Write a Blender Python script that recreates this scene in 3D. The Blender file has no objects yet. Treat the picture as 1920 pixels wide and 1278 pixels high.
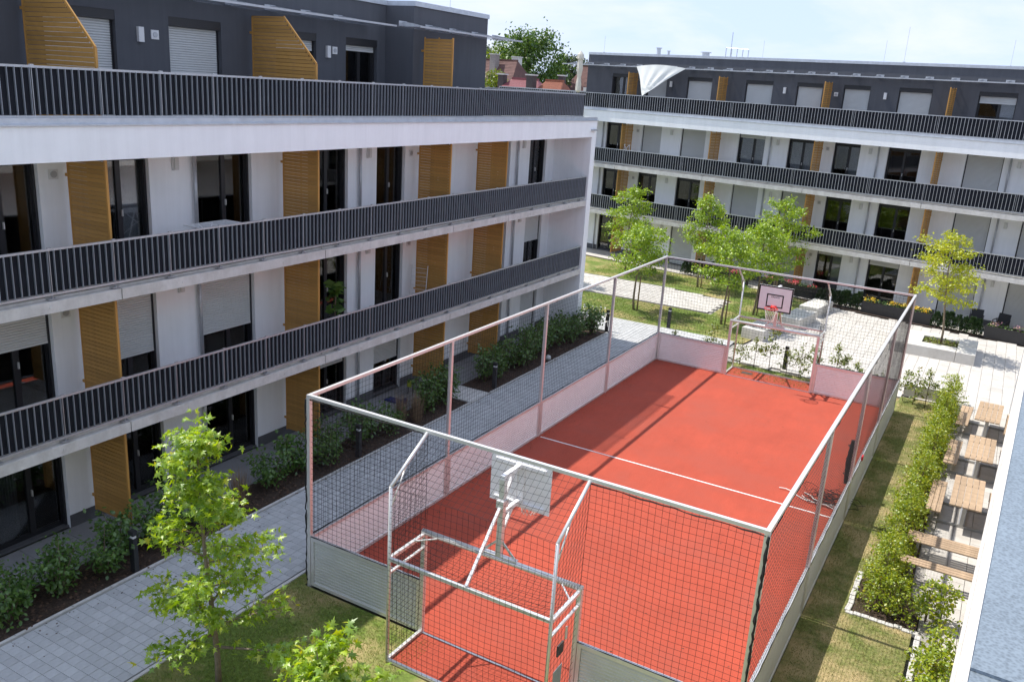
import bpy, math, random
import numpy as np
from mathutils import Vector, Matrix
R = math.radians
scn = bpy.context.scene
col = scn.collection

# ------------------------------------------------------------------ camera
cam_d = bpy.data.cameras.new("camera")
cam = bpy.data.objects.new("camera", cam_d)
col.objects.link(cam)
YAW, PITCH, ROLL = -0.5065, 0.2885, 0.0637
fw = Vector((math.sin(YAW) * math.cos(PITCH), math.cos(YAW) * math.cos(PITCH), -math.sin(PITCH)))
rt = Vector((math.cos(YAW), -math.sin(YAW), 0)); up = rt.cross(fw)
r2 = math.cos(ROLL) * rt + math.sin(ROLL) * up
u2 = -math.sin(ROLL) * rt + math.cos(ROLL) * up
M = Matrix((r2, u2, -fw)).transposed().to_4x4()
M.translation = Vector((0, 0, 10.0))
cam.matrix_world = M
cam_d.sensor_width = 36.0
cam_d.lens = 1620.2 / 1920 * 36
cam_d.clip_start = 0.05
cam_d.clip_end = 3000
scn.camera = cam
scn.render.resolution_x, scn.render.resolution_y = 1024, 681

# ------------------------------------------------------------------ sky, sun, exposure
SUN_E = math.atan(1 / 0.605)
world = bpy.data.worlds.new("World"); scn.world = world; world.use_nodes = True
nt = world.node_tree; nt.nodes.clear()
sky = nt.nodes.new("ShaderNodeTexSky"); sky.sky_type = 'NISHITA'; sky.sun_disc = False
sky.sun_elevation = SUN_E; sky.sun_rotation = R(-90); sky.altitude = 450
sky.air_density = 1.0; sky.dust_density = 0.5; sky.ozone_density = 2.0
tc = nt.nodes.new("ShaderNodeTexCoord")
mp = nt.nodes.new("ShaderNodeMapping"); mp.inputs['Scale'].default_value = (1.0, 1.0, 3.2); mp.inputs['Rotation'].default_value = (0, 0, 0.6)
no = nt.nodes.new("ShaderNodeTexNoise"); no.inputs['Scale'].default_value = 3.4; no.inputs['Detail'].default_value = 7; no.inputs['Roughness'].default_value = 0.6; no.inputs['Distortion'].default_value = 0.5
rp = nt.nodes.new("ShaderNodeValToRGB"); rp.color_ramp.elements[0].position = 0.46; rp.color_ramp.elements[0].color = (0, 0, 0, 1); rp.color_ramp.elements[1].position = 0.70; rp.color_ramp.elements[1].color = (0.85, 0.85, 0.85, 1)
veil = nt.nodes.new('ShaderNodeMixRGB'); veil.inputs['Fac'].default_value = 0.96; veil.inputs['Color2'].default_value = (1.90, 2.32, 3.30, 1)
mx = nt.nodes.new("ShaderNodeMixRGB"); mx.inputs['Color2'].default_value = (2.75, 2.85, 3.1, 1)
bg = nt.nodes.new("ShaderNodeBackground"); bg.inputs['Strength'].default_value = 0.15
wo = nt.nodes.new("ShaderNodeOutputWorld")
L = nt.links.new
L(tc.outputs['Generated'], mp.inputs['Vector']); L(mp.outputs['Vector'], no.inputs['Vector']); L(no.outputs['Fac'], rp.inputs['Fac'])
L(rp.outputs['Color'], mx.inputs['Fac']); L(sky.outputs['Color'], veil.inputs['Color1']); L(veil.outputs['Color'], mx.inputs['Color1']); L(mx.outputs['Color'], bg.inputs['Color']); L(bg.outputs['Background'], wo.inputs['Surface'])
sun_d = bpy.data.lights.new("sun", 'SUN'); sun_d.energy = 2.45; sun_d.angle = R(0.53); sun_d.color = (1.0, 0.955, 0.88)
sun = bpy.data.objects.new("sun", sun_d); col.objects.link(sun)
sun.rotation_euler = Vector((0.605, 0.0, -1)).to_track_quat('-Z', 'Y').to_euler()
sun.location = (-30, 0, 60)
vs = scn.view_settings
vs.view_transform = 'Standard'; vs.look = 'None'; vs.exposure = 1.30; vs.gamma = 1.0
vs.use_curve_mapping = False

# ------------------------------------------------------------------ materials
MATS = {}
def mat(name, c, rough=0.7, metal=0.0, var=0.0, vscale=6.0, bump=0.0, bscale=60.0, spec=0.5, stain=None, stain_scale=0.7, rnd=0.0, coord='Object', streak=0.0, sscale=(2.0, 2.0, 0.12), scuff=0.0):
    m = bpy.data.materials.new(name); m.use_nodes = True
    t = m.node_tree; b = t.nodes['Principled BSDF']
    b.inputs['Roughness'].default_value = rough; b.inputs['Metallic'].default_value = metal
    b.inputs['Specular IOR Level'].default_value = spec
    out = None
    rgb = t.nodes.new('ShaderNodeRGB'); rgb.outputs[0].default_value = (*c, 1); out = rgb.outputs[0]
    tcn = t.nodes.new('ShaderNodeTexCoord')
    if var > 0:
        n = t.nodes.new('ShaderNodeTexNoise'); n.inputs['Scale'].default_value = vscale; n.inputs['Detail'].default_value = 6; n.inputs['Roughness'].default_value = 0.65
        t.links.new(tcn.outputs[coord], n.inputs['Vector'])
        mr = t.nodes.new('ShaderNodeMapRange'); mr.inputs['From Min'].default_value = 0.3; mr.inputs['From Max'].default_value = 0.7; mr.inputs['To Min'].default_value = 1 - var; mr.inputs['To Max'].default_value = 1 + var
        t.links.new(n.outputs['Fac'], mr.inputs['Value'])
        mm = t.nodes.new('ShaderNodeMixRGB'); mm.blend_type = 'MULTIPLY'; mm.inputs['Fac'].default_value = 1
        t.links.new(out, mm.inputs['Color1']); t.links.new(mr.outputs['Result'], mm.inputs['Color2']); out = mm.outputs[0]
    for (amt, sc_) in ((streak, sscale), (scuff, (0.35, 0.35, 0.35))):
        if amt <= 0: continue
        mpp = t.nodes.new('ShaderNodeMapping'); mpp.inputs['Scale'].default_value = sc_
        t.links.new(tcn.outputs[coord], mpp.inputs['Vector'])
        n = t.nodes.new('ShaderNodeTexNoise'); n.inputs['Scale'].default_value = 1.6; n.inputs['Detail'].default_value = 9; n.inputs['Roughness'].default_value = 0.72; n.inputs['Distortion'].default_value = 0.4
        t.links.new(mpp.outputs[0], n.inputs['Vector'])
        mr = t.nodes.new('ShaderNodeMapRange'); mr.inputs['From Min'].default_value = 0.35; mr.inputs['From Max'].default_value = 0.65; mr.inputs['To Min'].default_value = 1 - amt; mr.inputs['To Max'].default_value = 1 + amt * 0.6
        t.links.new(n.outputs['Fac'], mr.inputs['Value'])
        mm = t.nodes.new('ShaderNodeMixRGB'); mm.blend_type = 'MULTIPLY'; mm.inputs['Fac'].default_value = 1
        t.links.new(out, mm.inputs['Color1']); t.links.new(mr.outputs['Result'], mm.inputs['Color2']); out = mm.outputs[0]
    if stain:
        n = t.nodes.new('ShaderNodeTexNoise'); n.inputs['Scale'].default_value = stain_scale; n.inputs['Detail'].default_value = 8; n.inputs['Roughness'].default_value = 0.7
        t.links.new(tcn.outputs[coord], n.inputs['Vector'])
        cr = t.nodes.new('ShaderNodeValToRGB'); cr.color_ramp.elements[0].position = 0.47; cr.color_ramp.elements[1].position = 0.66
        t.links.new(n.outputs['Fac'], cr.inputs['Fac'])
        mm = t.nodes.new('ShaderNodeMixRGB'); mm.inputs['Color2'].default_value = (*stain, 1)
        t.links.new(cr.outputs['Color'], mm.inputs['Fac']); t.links.new(out, mm.inputs['Color1']); out = mm.outputs[0]
    if rnd > 0:
        oi = t.nodes.new('ShaderNodeObjectInfo'); g = t.nodes.new('ShaderNodeNewGeometry')
        ad = t.nodes.new('ShaderNodeMath'); ad.operation = 'ADD'; t.links.new(oi.outputs['Random'], ad.inputs[0]); t.links.new(g.outputs['Random Per Island'], ad.inputs[1])
        fr = t.nodes.new('ShaderNodeMath'); fr.operation = 'FRACT'; t.links.new(ad.outputs[0], fr.inputs[0])
        mr = t.nodes.new('ShaderNodeMapRange'); mr.inputs['To Min'].default_value = 1 - rnd; mr.inputs['To Max'].default_value = 1 + rnd
        t.links.new(fr.outputs[0], mr.inputs['Value'])
        mm = t.nodes.new('ShaderNodeMixRGB'); mm.blend_type = 'MULTIPLY'; mm.inputs['Fac'].default_value = 1
        t.links.new(out, mm.inputs['Color1']); t.links.new(mr.outputs['Result'], mm.inputs['Color2']); out = mm.outputs[0]
    t.links.new(out, b.inputs['Base Color'])
    if bump > 0:
        n = t.nodes.new('ShaderNodeTexNoise'); n.inputs['Scale'].default_value = bscale; n.inputs['Detail'].default_value = 4
        t.links.new(tcn.outputs[coord], n.inputs['Vector'])
        bp = t.nodes.new('ShaderNodeBump'); bp.inputs['Strength'].default_value = bump; bp.inputs['Distance'].default_value = 0.02
        t.links.new(n.outputs['Fac'], bp.inputs['Height']); t.links.new(bp.outputs['Normal'], b.inputs['Normal'])
    MATS[name] = m
    return m

def leaf_mat(name, c1, c2, trans=0.45, c3=None):
    m = bpy.data.materials.new(name); m.use_nodes = True
    t = m.node_tree; t.nodes.clear()
    o = t.nodes.new('ShaderNodeOutputMaterial')
    g = t.nodes.new('ShaderNodeNewGeometry')
    cr = t.nodes.new('ShaderNodeValToRGB'); cr.color_ramp.elements[0].color = (*c1, 1); cr.color_ramp.elements[1].color = (*c2, 1)
    if c3:
        e = cr.color_ramp.elements.new(0.93); e.color = (*c2, 1); cr.color_ramp.elements[2].color = (*c3, 1)
    t.links.new(g.outputs['Random Per Island'], cr.inputs['Fac'])
    d = t.nodes.new('ShaderNodeBsdfDiffuse'); tr = t.nodes.new('ShaderNodeBsdfTranslucent')
    hs = t.nodes.new('ShaderNodeHueSaturation'); hs.inputs['Hue'].default_value = 0.485; hs.inputs['Saturation'].default_value = 1.1; hs.inputs['Value'].default_value = 1.35
    t.links.new(cr.outputs[0], d.inputs[0]); t.links.new(cr.outputs[0], hs.inputs['Color']); t.links.new(hs.outputs[0], tr.inputs[0])
    ms = t.nodes.new('ShaderNodeMixShader'); ms.inputs[0].default_value = trans
    t.links.new(d.outputs[0], ms.inputs[1]); t.links.new(tr.outputs[0], ms.inputs[2])
    gl = t.nodes.new('ShaderNodeBsdfGlossy'); gl.inputs['Roughness'].default_value = 0.42
    m2 = t.nodes.new('ShaderNodeMixShader'); m2.inputs[0].default_value = 0.06
    t.links.new(ms.outputs[0], m2.inputs[1]); t.links.new(gl.outputs[0], m2.inputs[2]); t.links.new(m2.outputs[0], o.inputs[0])
    MATS[name] = m
    return m

def glass_mat(name, tint, refl=1.0, tr=0.85):
    m = bpy.data.materials.new(name); m.use_nodes = True
    t = m.node_tree; t.nodes.clear()
    o = t.nodes.new('ShaderNodeOutputMaterial')
    a = t.nodes.new('ShaderNodeBsdfTransparent'); a.inputs[0].default_value = (*tint, 1)
    g = t.nodes.new('ShaderNodeBsdfGlossy'); g.inputs['Roughness'].default_value = 0.02; g.inputs['Color'].default_value = (refl, refl, refl, 1)
    f = t.nodes.new('ShaderNodeFresnel'); f.inputs['IOR'].default_value = 1.6
    ms = t.nodes.new('ShaderNodeMixShader')
    t.links.new(f.outputs[0], ms.inputs[0]); t.links.new(a.outputs[0], ms.inputs[1]); t.links.new(g.outputs[0], ms.inputs[2]); t.links.new(ms.outputs[0], o.inputs[0])
    MATS[name] = m
    return m

mat('render_white', (0.86, 0.87, 0.88), 0.85, var=0.03, vscale=1.2, bump=0.08, bscale=120, streak=0.05)
mat('render_grey', (0.085, 0.089, 0.102), 0.9, var=0.07, vscale=1.0, bump=0.1, bscale=120, streak=0.10)
mat('plinth', (0.10, 0.10, 0.105), 0.85, var=0.1)
mat('concrete', (0.60, 0.58, 0.55), 0.8, streak=0.10, sscale=(3.0, 3.0, 0.4), var=0.10, vscale=3, bump=0.12, bscale=40, stain=(0.49, 0.465, 0.43), stain_scale=2.6)
mat('concrete_light', (0.60, 0.575, 0.53), 0.8, var=0.07, vscale=3, bump=0.1, bscale=50, stain=(0.50, 0.475, 0.43), stain_scale=1.4)
mat('terrace_slab', (0.26, 0.26, 0.265), 0.8, var=0.10, vscale=2, rnd=0.06)
mat('paver_grey', (0.47, 0.47, 0.465), 0.82, var=0.08, vscale=7, bump=0.15, bscale=90, rnd=0.09)
mat('paver_cream', (0.52, 0.49, 0.45), 0.85, var=0.07, vscale=5, bump=0.12, bscale=90, rnd=0.06, stain=(0.44, 0.41, 0.37), stain_scale=0.9)
mat('joint', (0.07, 0.066, 0.06), 0.95, var=0.2)
mat('joint_light', (0.33, 0.31, 0.285), 0.95, var=0.15)
mat('zinc', (0.52, 0.55, 0.59), 0.45, metal=0.4, var=0.12, vscale=5)
mat('galv', (0.46, 0.475, 0.50), 0.45, metal=0.5, var=0.10, vscale=9)
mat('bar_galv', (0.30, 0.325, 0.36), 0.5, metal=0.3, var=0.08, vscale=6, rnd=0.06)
mat('bar_far_sunlit', (0.55, 0.56, 0.58), 0.5, metal=0.2, rnd=0.06)  # far railing bars: same galvanized steel, sunlight painted in as a lighter colour
mat('infill', (0.015, 0.0165, 0.023), 0.75, var=0.2, vscale=3, spec=0.15)
mat('alu', (0.76, 0.75, 0.735), 0.38, metal=0.5, var=0.05, vscale=7)
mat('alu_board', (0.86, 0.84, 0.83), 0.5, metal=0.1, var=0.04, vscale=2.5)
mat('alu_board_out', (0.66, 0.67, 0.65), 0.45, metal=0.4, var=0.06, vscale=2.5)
mat('frame_dark', (0.018, 0.018, 0.021), 0.45)
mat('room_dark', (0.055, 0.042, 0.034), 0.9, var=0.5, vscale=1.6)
mat('curtain', (0.50, 0.50, 0.52), 0.9, var=0.12, vscale=7)
mat('curtain_dark', (0.10, 0.105, 0.115), 0.9, var=0.3, vscale=9)
mat('shutter', (0.60, 0.61, 0.60), 0.55, var=0.03, vscale=2)
mat('lamp_white', (0.70, 0.70, 0.70), 0.5)
mat('ochre', (0.46, 0.245, 0.062), 0.6, var=0.10, vscale=3, rnd=0.11, streak=0.12, sscale=(1, 0.8, 9))
mat('ochre_edge', (0.50, 0.255, 0.06), 0.55, var=0.05)
mat('court', (0.40, 0.063, 0.031), 0.9, var=0.11, vscale=40, bump=0.35, bscale=260, stain=(0.35, 0.066, 0.038), stain_scale=0.5, streak=0.07, sscale=(2.2, 0.5, 1), scuff=0.10)
mat('line_white', (0.78, 0.76, 0.74), 0.8, var=0.06, vscale=20)
mat('net', (0.010, 0.010, 0.011), 0.8)
mat('rope_white', (0.70, 0.68, 0.64), 0.8)
mat('red_hoop', (0.62, 0.02, 0.015), 0.4)
mat('board_white', (0.84, 0.83, 0.83), 0.5, var=0.03)
mat('black_paint', (0.012, 0.012, 0.013), 0.5)
mat('planter', (0.020, 0.020, 0.022), 0.5, var=0.1)
mat('soil', (0.050, 0.032, 0.022), 1.0, var=0.5, vscale=18, bump=0.8, bscale=30)
mat('bark_chip', (0.085, 0.050, 0.032), 0.95, var=0.3, vscale=10, rnd=0.45)
mat('bark', (0.16, 0.115, 0.08), 0.95, var=0.3, vscale=14, bump=0.5, bscale=40)
mat('bark_young', (0.22, 0.17, 0.12), 0.9, var=0.25, vscale=14, bump=0.4, bscale=40)
mat('stake', (0.30, 0.21, 0.12), 0.85, var=0.25, vscale=9)
mat('wood', (0.40, 0.285, 0.185), 0.75, var=0.22, vscale=5, rnd=0.10, bump=0.2, bscale=20)
mat('steel_frame', (0.40, 0.40, 0.39), 0.5, metal=0.6)
mat('bollard', (0.022, 0.023, 0.025), 0.5)
mat('tile_red', (0.125, 0.062, 0.052), 0.85, var=0.3, vscale=1.2, rnd=0.12)
mat('tile_plum', (0.22, 0.055, 0.065), 0.5, var=0.15, rnd=0.08)
mat('tile_orange', (0.25, 0.085, 0.048), 0.8, var=0.2, rnd=0.12)
mat('chimney', (0.30, 0.26, 0.24), 0.9, var=0.15)
mat('chimney_dark', (0.075, 0.06, 0.058), 0.8, var=0.15)
mat('house_wall', (0.62, 0.60, 0.56), 0.9, var=0.05)
mat('sail', (0.72, 0.73, 0.70), 0.85, var=0.03)
mat('parasol', (0.66, 0.62, 0.53), 0.9, var=0.08, vscale=4)
mat('rattan', (0.016, 0.016, 0.018), 0.6)
mat('ball', (0.5, 0.5, 0.48), 0.5, var=0.4, vscale=6)
mat('blue_cloth', (0.02, 0.03, 0.13), 0.9)
mat('lime_cloth', (0.45, 0.50, 0.05), 0.9)
mat('ground_mat', (0.13, 0.13, 0.09), 1.0, var=0.3, vscale=0.2)
mat('dry_grass', (0.25, 0.17, 0.10), 0.95, rnd=0.25)
mat('rail_red_tag', (0.5, 0.01, 0.02), 0.6)
leaf_mat('leaf_maple', (0.15, 0.28, 0.018), (0.38, 0.52, 0.035), 0.45, (0.58, 0.55, 0.05))
leaf_mat('leaf_plane', (0.13, 0.25, 0.016), (0.36, 0.48, 0.032), 0.45)
leaf_mat('leaf_yellow', (0.28, 0.36, 0.02), (0.52, 0.53, 0.04), 0.42)
leaf_mat('leaf_hedge', (0.15, 0.24, 0.016), (0.38, 0.44, 0.025), 0.42, (0.55, 0.50, 0.04))
leaf_mat('leaf_sapling', (0.10, 0.16, 0.02), (0.24, 0.27, 0.03), 0.38, (0.34, 0.24, 0.05))
leaf_mat('leaf_shrub', (0.045, 0.11, 0.02), (0.12, 0.22, 0.038), 0.32)
leaf_mat('leaf_yew', (0.016, 0.042, 0.014), (0.040, 0.080, 0.022), 0.15)
leaf_mat('leaf_far', (0.045, 0.105, 0.018), (0.115, 0.20, 0.030), 0.3)
leaf_mat('leaf_far_lime', (0.10, 0.17, 0.012), (0.22, 0.28, 0.022), 0.35)
leaf_mat('leaf_far_dark', (0.030, 0.060, 0.020), (0.075, 0.105, 0.040), 0.2)
leaf_mat('grass_blade', (0.11, 0.17, 0.02), (0.25, 0.29, 0.05), 0.35, (0.48, 0.38, 0.18))
leaf_mat('grass_dry', (0.13, 0.17, 0.035), (0.40, 0.36, 0.13), 0.3)
leaf_mat('flower_red', (0.60, 0.03, 0.05), (0.75, 0.14, 0.18), 0.3, (0.7, 0.6, 0.6))
leaf_mat('flower_yellow', (0.70, 0.42, 0.01), (0.80, 0.60, 0.02), 0.3, (0.85, 0.25, 0.02))
leaf_mat('flower_purple', (0.10, 0.03, 0.14), (0.55, 0.32, 0.22), 0.3, (0.65, 0.5, 0.1))
leaf_mat('flower_white', (0.70, 0.66, 0.58), (0.78, 0.74, 0.70), 0.3)
glass_mat('glass', (0.80, 0.82, 0.83))
# translucent canopy sheet
m = bpy.data.materials.new('canopy'); m.use_nodes = True; t = m.node_tree; b = t.nodes['Principled BSDF']
b.inputs['Base Color'].default_value = (0.42, 0.45, 0.48, 1); b.inputs['Roughness'].default_value = 0.4
tp = t.nodes.new('ShaderNodeBsdfTransparent'); tp.inputs[0].default_value = (0.9, 0.92, 0.95, 1)
ms = t.nodes.new('ShaderNodeMixShader'); ms.inputs[0].default_value = 0.75
t.links.new(b.outputs[0], ms.inputs[1]); t.links.new(tp.outputs[0], ms.inputs[2]); t.links.new(ms.outputs[0], t.nodes['Material Output'].inputs[0]); MATS['canopy'] = m
# mottled coping sheet next to the camera
m = mat('coping_near', (0.18, 0.215, 0.245), 0.55, metal=0.3, var=0.10, vscale=3)
t = m.node_tree; b = t.nodes['Principled BSDF']
src = b.inputs['Base Color'].links[0].from_socket
v = t.nodes.new('ShaderNodeTexVoronoi'); v.inputs['Scale'].default_value = 120; v.inputs['Randomness'].default_value = 1
tcn = t.nodes.new('ShaderNodeTexCoord'); nz = t.nodes.new('ShaderNodeTexNoise'); nz.inputs['Scale'].default_value = 60; nz.inputs['Detail'].default_value = 6
t.links.new(tcn.outputs['Object'], v.inputs['Vector']); t.links.new(tcn.outputs['Object'], nz.inputs['Vector'])
ml = t.nodes.new('ShaderNodeMath'); ml.operation = 'ADD'; t.links.new(v.outputs['Distance'], ml.inputs[0]); t.links.new(nz.outputs['Fac'], ml.inputs[1])
mr = t.nodes.new('ShaderNodeMapRange'); mr.inputs['From Min'].default_value = 0.5; mr.inputs['From Max'].default_value = 1.25; mr.inputs['To Min'].default_value = 0.74; mr.inputs['To Max'].default_value = 1.24
t.links.new(ml.outputs[0], mr.inputs['Value'])
mm = t.nodes.new('ShaderNodeMixRGB'); mm.blend_type = 'MULTIPLY'; mm.inputs['Fac'].default_value = 1
t.links.new(src, mm.inputs['Color1']); t.links.new(mr.outputs[0], mm.inputs['Color2']); t.links.new(mm.outputs[0], b.inputs['Base Color'])
# lawn soil and thatch: green with dried patches
m = mat('lawn_dry', (0.155, 0.18, 0.045), 1.0, var=0.4, vscale=14, bump=0.9, bscale=70, stain=(0.44, 0.34, 0.17), stain_scale=0.9)
for e_, p_ in zip([n for n in m.node_tree.nodes if n.type == 'VALTORGB'][0].color_ramp.elements, (0.43, 0.62)): e_.position = p_
m = mat('lawn', (0.13, 0.185, 0.03), 1.0, var=0.45, vscale=14, bump=0.9, bscale=70, stain=(0.42, 0.32, 0.15), stain_scale=0.62)

# ------------------------------------------------------------------ mesh helpers
class MB:
    def __init__(s): s.v = []; s.f = []
    def box(s, x0, x1, y0, y1, z0, z1):
        n = len(s.v)
        s.v += [(x0, y0, z0), (x1, y0, z0), (x1, y1, z0), (x0, y1, z0), (x0, y0, z1), (x1, y0, z1), (x1, y1, z1), (x0, y1, z1)]
        s.f += [tuple(n + i for i in q) for q in ((3, 2, 1, 0), (4, 5, 6, 7), (0, 1, 5, 4), (1, 2, 6, 5), (2, 3, 7, 6), (3, 0, 4, 7))]
        return s
    def bbox(s, x0, x1, y0, y1, z0, z1, c=0.004):
        # box with chamfered top edge
        n = len(s.v)
        for (a, z) in ((0, z0), (0, z1 - c), (c, z1)):
            s.v += [(x0 + a, y0 + a, z), (x1 - a, y0 + a, z), (x1 - a, y1 - a, z), (x0 + a, y1 - a, z)]
        for k in (0, 4):
            for i in range(4):
                j = (i + 1) % 4; s.f.append((n + k + i, n + k + j, n + k + 4 + j, n + k + 4 + i))
        s.f += [(n + 3, n + 2, n + 1, n), (n + 8, n + 9, n + 10, n + 11)]
        return s
    def bar(s, p, q, w, h=None, up=(0, 0, 1)):
        h = h or w; p = Vector(p); q = Vector(q); d = (q - p).normalized(); U = Vector(up)
        if abs(d.dot(U)) > 0.98: U = Vector((0, 1, 0))
        a = d.cross(U).normalized(); b = a.cross(d).normalized()
        n = len(s.v)
        for e in (p, q):
            for (i, j) in ((-1, -1), (1, -1), (1, 1), (-1, 1)): s.v.append(tuple(e + a * (w / 2 * i) + b * (h / 2 * j)))
        s.f += [(n + 3, n + 2, n + 1, n), (n + 4, n + 5, n + 6, n + 7)] + [(n + i, n + (i + 1) % 4, n + 4 + (i + 1) % 4, n + 4 + i) for i in range(4)]
        return s
    def tube(s, pts, rad, k=8, cap=True):
        pts = [Vector(p) for p in pts]
        if not isinstance(rad, (list, tuple)): rad = [rad] * len(pts)
        n0 = len(s.v); prev = None
        for i, p in enumerate(pts):
            d = (pts[min(i + 1, len(pts) - 1)] - pts[max(i - 1, 0)]).normalized()
            if prev is None:
                a = d.cross(Vector((0, 0, 1)))
                if a.length < 0.1: a = d.cross(Vector((0, 1, 0)))
                a.normalize()
            else:
                a = (prev - d * prev.dot(d)).normalized()
            prev = a; b = d.cross(a)
            for j in range(k):
                t = 2 * math.pi * j / k; s.v.append(tuple(p + (a * math.cos(t) + b * math.sin(t)) * rad[i]))
        for i in range(len(pts) - 1):
            for j in range(k):
                A = n0 + i * k + j; B = n0 + i * k + (j + 1) % k; s.f.append((A, B, B + k, A + k))
        if cap:
            s.f.append(tuple(n0 + j for j in reversed(range(k)))); s.f.append(tuple(n0 + (len(pts) - 1) * k + j for j in range(k)))
        return s
    def poly(s, pts):
        n = len(s.v); s.v += [tuple(p) for p in pts]; s.f.append(tuple(range(n, n + len(pts)))); return s
    def prism(s, pts, z0, z1):
        n = len(s.v); k = len(pts)
        s.v += [(x, y, z0) for x, y in pts] + [(x, y, z1) for x, y in pts]
        s.f += [tuple(reversed(range(n, n + k))), tuple(range(n + k, n + 2 * k))] + [(n + i, n + (i + 1) % k, n + k + (i + 1) % k, n + k + i) for i in range(k)]
        return s
    def prism_u(s, pts, u0, u1):
        # outline given in (v,w), extruded along u (local x)
        n = len(s.v); k = len(pts)
        s.v += [(u0, a, b) for a, b in pts] + [(u1, a, b) for a, b in pts]
        s.f += [tuple(range(n, n + k)), tuple(reversed(range(n + k, n + 2 * k)))] + [(n + (i + 1) % k, n + i, n + k + i, n + k + (i + 1) % k) for i in range(k)]
        return s
    def mesh(s, name, m, smooth=False):
        me = bpy.data.meshes.new(name); me.from_pydata(s.v, [], s.f); me.update()
        me.materials.append(MATS[m])
        if smooth: me.polygons.foreach_set('use_smooth', [True] * len(me.polygons))
        return me
    def build(s, name, m, parent=None, smooth=False, loc=None):
        return link(name, s.mesh(name, m, smooth), parent, loc)

def link(name, me, parent=None, loc=None, rot=None, sc=None):
    o = bpy.data.objects.new(name, me); col.objects.link(o)
    if parent: o.parent = parent
    if loc is not None: o.location = loc
    if rot is not None: o.rotation_euler = rot
    if sc is not None: o.scale = sc
    return o
def tag(o, label=None, cat=None, group=None, kind=None):
    if label: o['label'] = label
    if cat: o['category'] = cat
    if group: o['group'] = group
    if kind: o['kind'] = kind
    return o
def thing(name, label, cat, loc=(0, 0, 0), rz=0, group=None):
    o = bpy.data.objects.new(name, None); col.objects.link(o); o.location = loc; o.rotation_euler = (0, 0, rz); o.empty_display_size = 0.2
    return tag(o, label, cat, group)
def copy_tree(o, parent=None):
    c = o.copy(); col.objects.link(c)
    if parent: c.parent = parent
    for ch in list(o.children): copy_tree(ch, c)
    return c
def np_mesh(name, V, F, m, smooth=False):
    """V (n,3) float, F (m,k) int, all faces with k corners"""
    me = bpy.data.meshes.new(name); V = np.asarray(V, np.float32); F = np.asarray(F, np.int32); k = F.shape[1]
    me.vertices.add(len(V)); me.vertices.foreach_set('co', V.ravel())
    me.loops.add(F.size); me.loops.foreach_set('vertex_index', F.ravel())
    me.polygons.add(len(F)); me.polygons.foreach_set('loop_start', np.arange(0, F.size, k, dtype=np.int32)); me.polygons.foreach_set('loop_total', np.full(len(F), k, np.int32))
    if smooth: me.polygons.foreach_set('use_smooth', np.ones(len(F), bool))
    me.update(calc_edges=True); me.materials.append(MATS[m])
    return me

# leaf outlines in local (x, y, z); tip along +y
def star_leaf():
    rim = [(0, 0.0), (0.34, -0.10), (0.17, 0.14), (0.30, 0.20), (0.60, 0.36), (0.34, 0.38), (0.15, 0.40), (0.22, 0.64), (0.09, 0.62), (0, 1.05), (-0.09, 0.62), (-0.22, 0.64), (-0.15, 0.40), (-0.34, 0.38), (-0.60, 0.36), (-0.30, 0.20), (-0.17, 0.14), (-0.34, -0.10)]
    V = [(0, 0.36, 0.05)] + [(x, y, -0.45 * (x * x) - 0.30 * max(0, y - 0.4) * y) for x, y in rim]
    n = len(rim); F = [(0, 1 + i, 1 + (i + 1) % n) for i in range(n)]
    return np.array(V), np.array(F)
def oval_leaf():
    V = [(0, 0, 0), (0.28, 0.35, -0.05), (0.22, 0.75, -0.10), (0, 1.0, -0.16), (-0.22, 0.75, -0.10), (-0.28, 0.35, -0.05), (0, 0.45, 0.03)]
    F = [(6, 0, 1), (6, 1, 2), (6, 2, 3), (6, 3, 4), (6, 4, 5), (6, 5, 0)]
    return np.array(V), np.array(F)
def kite_leaf():
    V = [(0, 0, 0), (0.34, 0.5, -0.06), (0, 1.0, -0.14), (-0.34, 0.5, -0.06)]
    return np.array(V), np.array([(0, 1, 2), (0, 2, 3)])
SH = {'star': star_leaf(), 'oval': oval_leaf(), 'kite': kite_leaf()}
def leaf_mesh(name, m, P, tip, nrm, size, shape, rng):
    """P: (n,3), tip: preferred tip directions, nrm: preferred normals"""
    LV, LF = SH[shape]; n = len(P)
    tip = tip / (np.linalg.norm(tip, axis=1, keepdims=True) + 1e-9)
    nrm = nrm - tip * (nrm * tip).sum(1, keepdims=True); nrm /= (np.linalg.norm(nrm, axis=1, keepdims=True) + 1e-9)
    side = np.cross(tip, nrm)
    V = P[:, None, :] + size[:, None, None] * (LV[None, :, 0:1] * side[:, None, :] + LV[None, :, 1:2] * tip[:, None, :] + LV[None, :, 2:3] * nrm[:, None, :])
    F = LF[None] + (np.arange(n) * len(LV))[:, None, None]
    return np_mesh(name, V.reshape(-1, 3), F.reshape(-1, 3), m)
def cluster_leaves(name, m, C, D, per, spread, size, shape, rng, droop=0.35, upb=1.0):
    """clusters of leaves at points C with outward directions D"""
    C = np.repeat(np.asarray(C), per, 0); D = np.repeat(np.asarray(D), per, 0); n = len(C)
    P = C + rng.normal(0, spread, (n, 3)) * np.array([1, 1, 0.7])
    tip = D * 0.7 + rng.normal(0, 0.75, (n, 3)); tip[:, 2] -= droop
    nrm = rng.normal(0, 0.55, (n, 3)) + D * 0.25; nrm[:, 2] += upb
    return leaf_mesh(name, m, P, tip, nrm, size * rng.uniform(0.6, 1.25, n), shape, rng)

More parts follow.
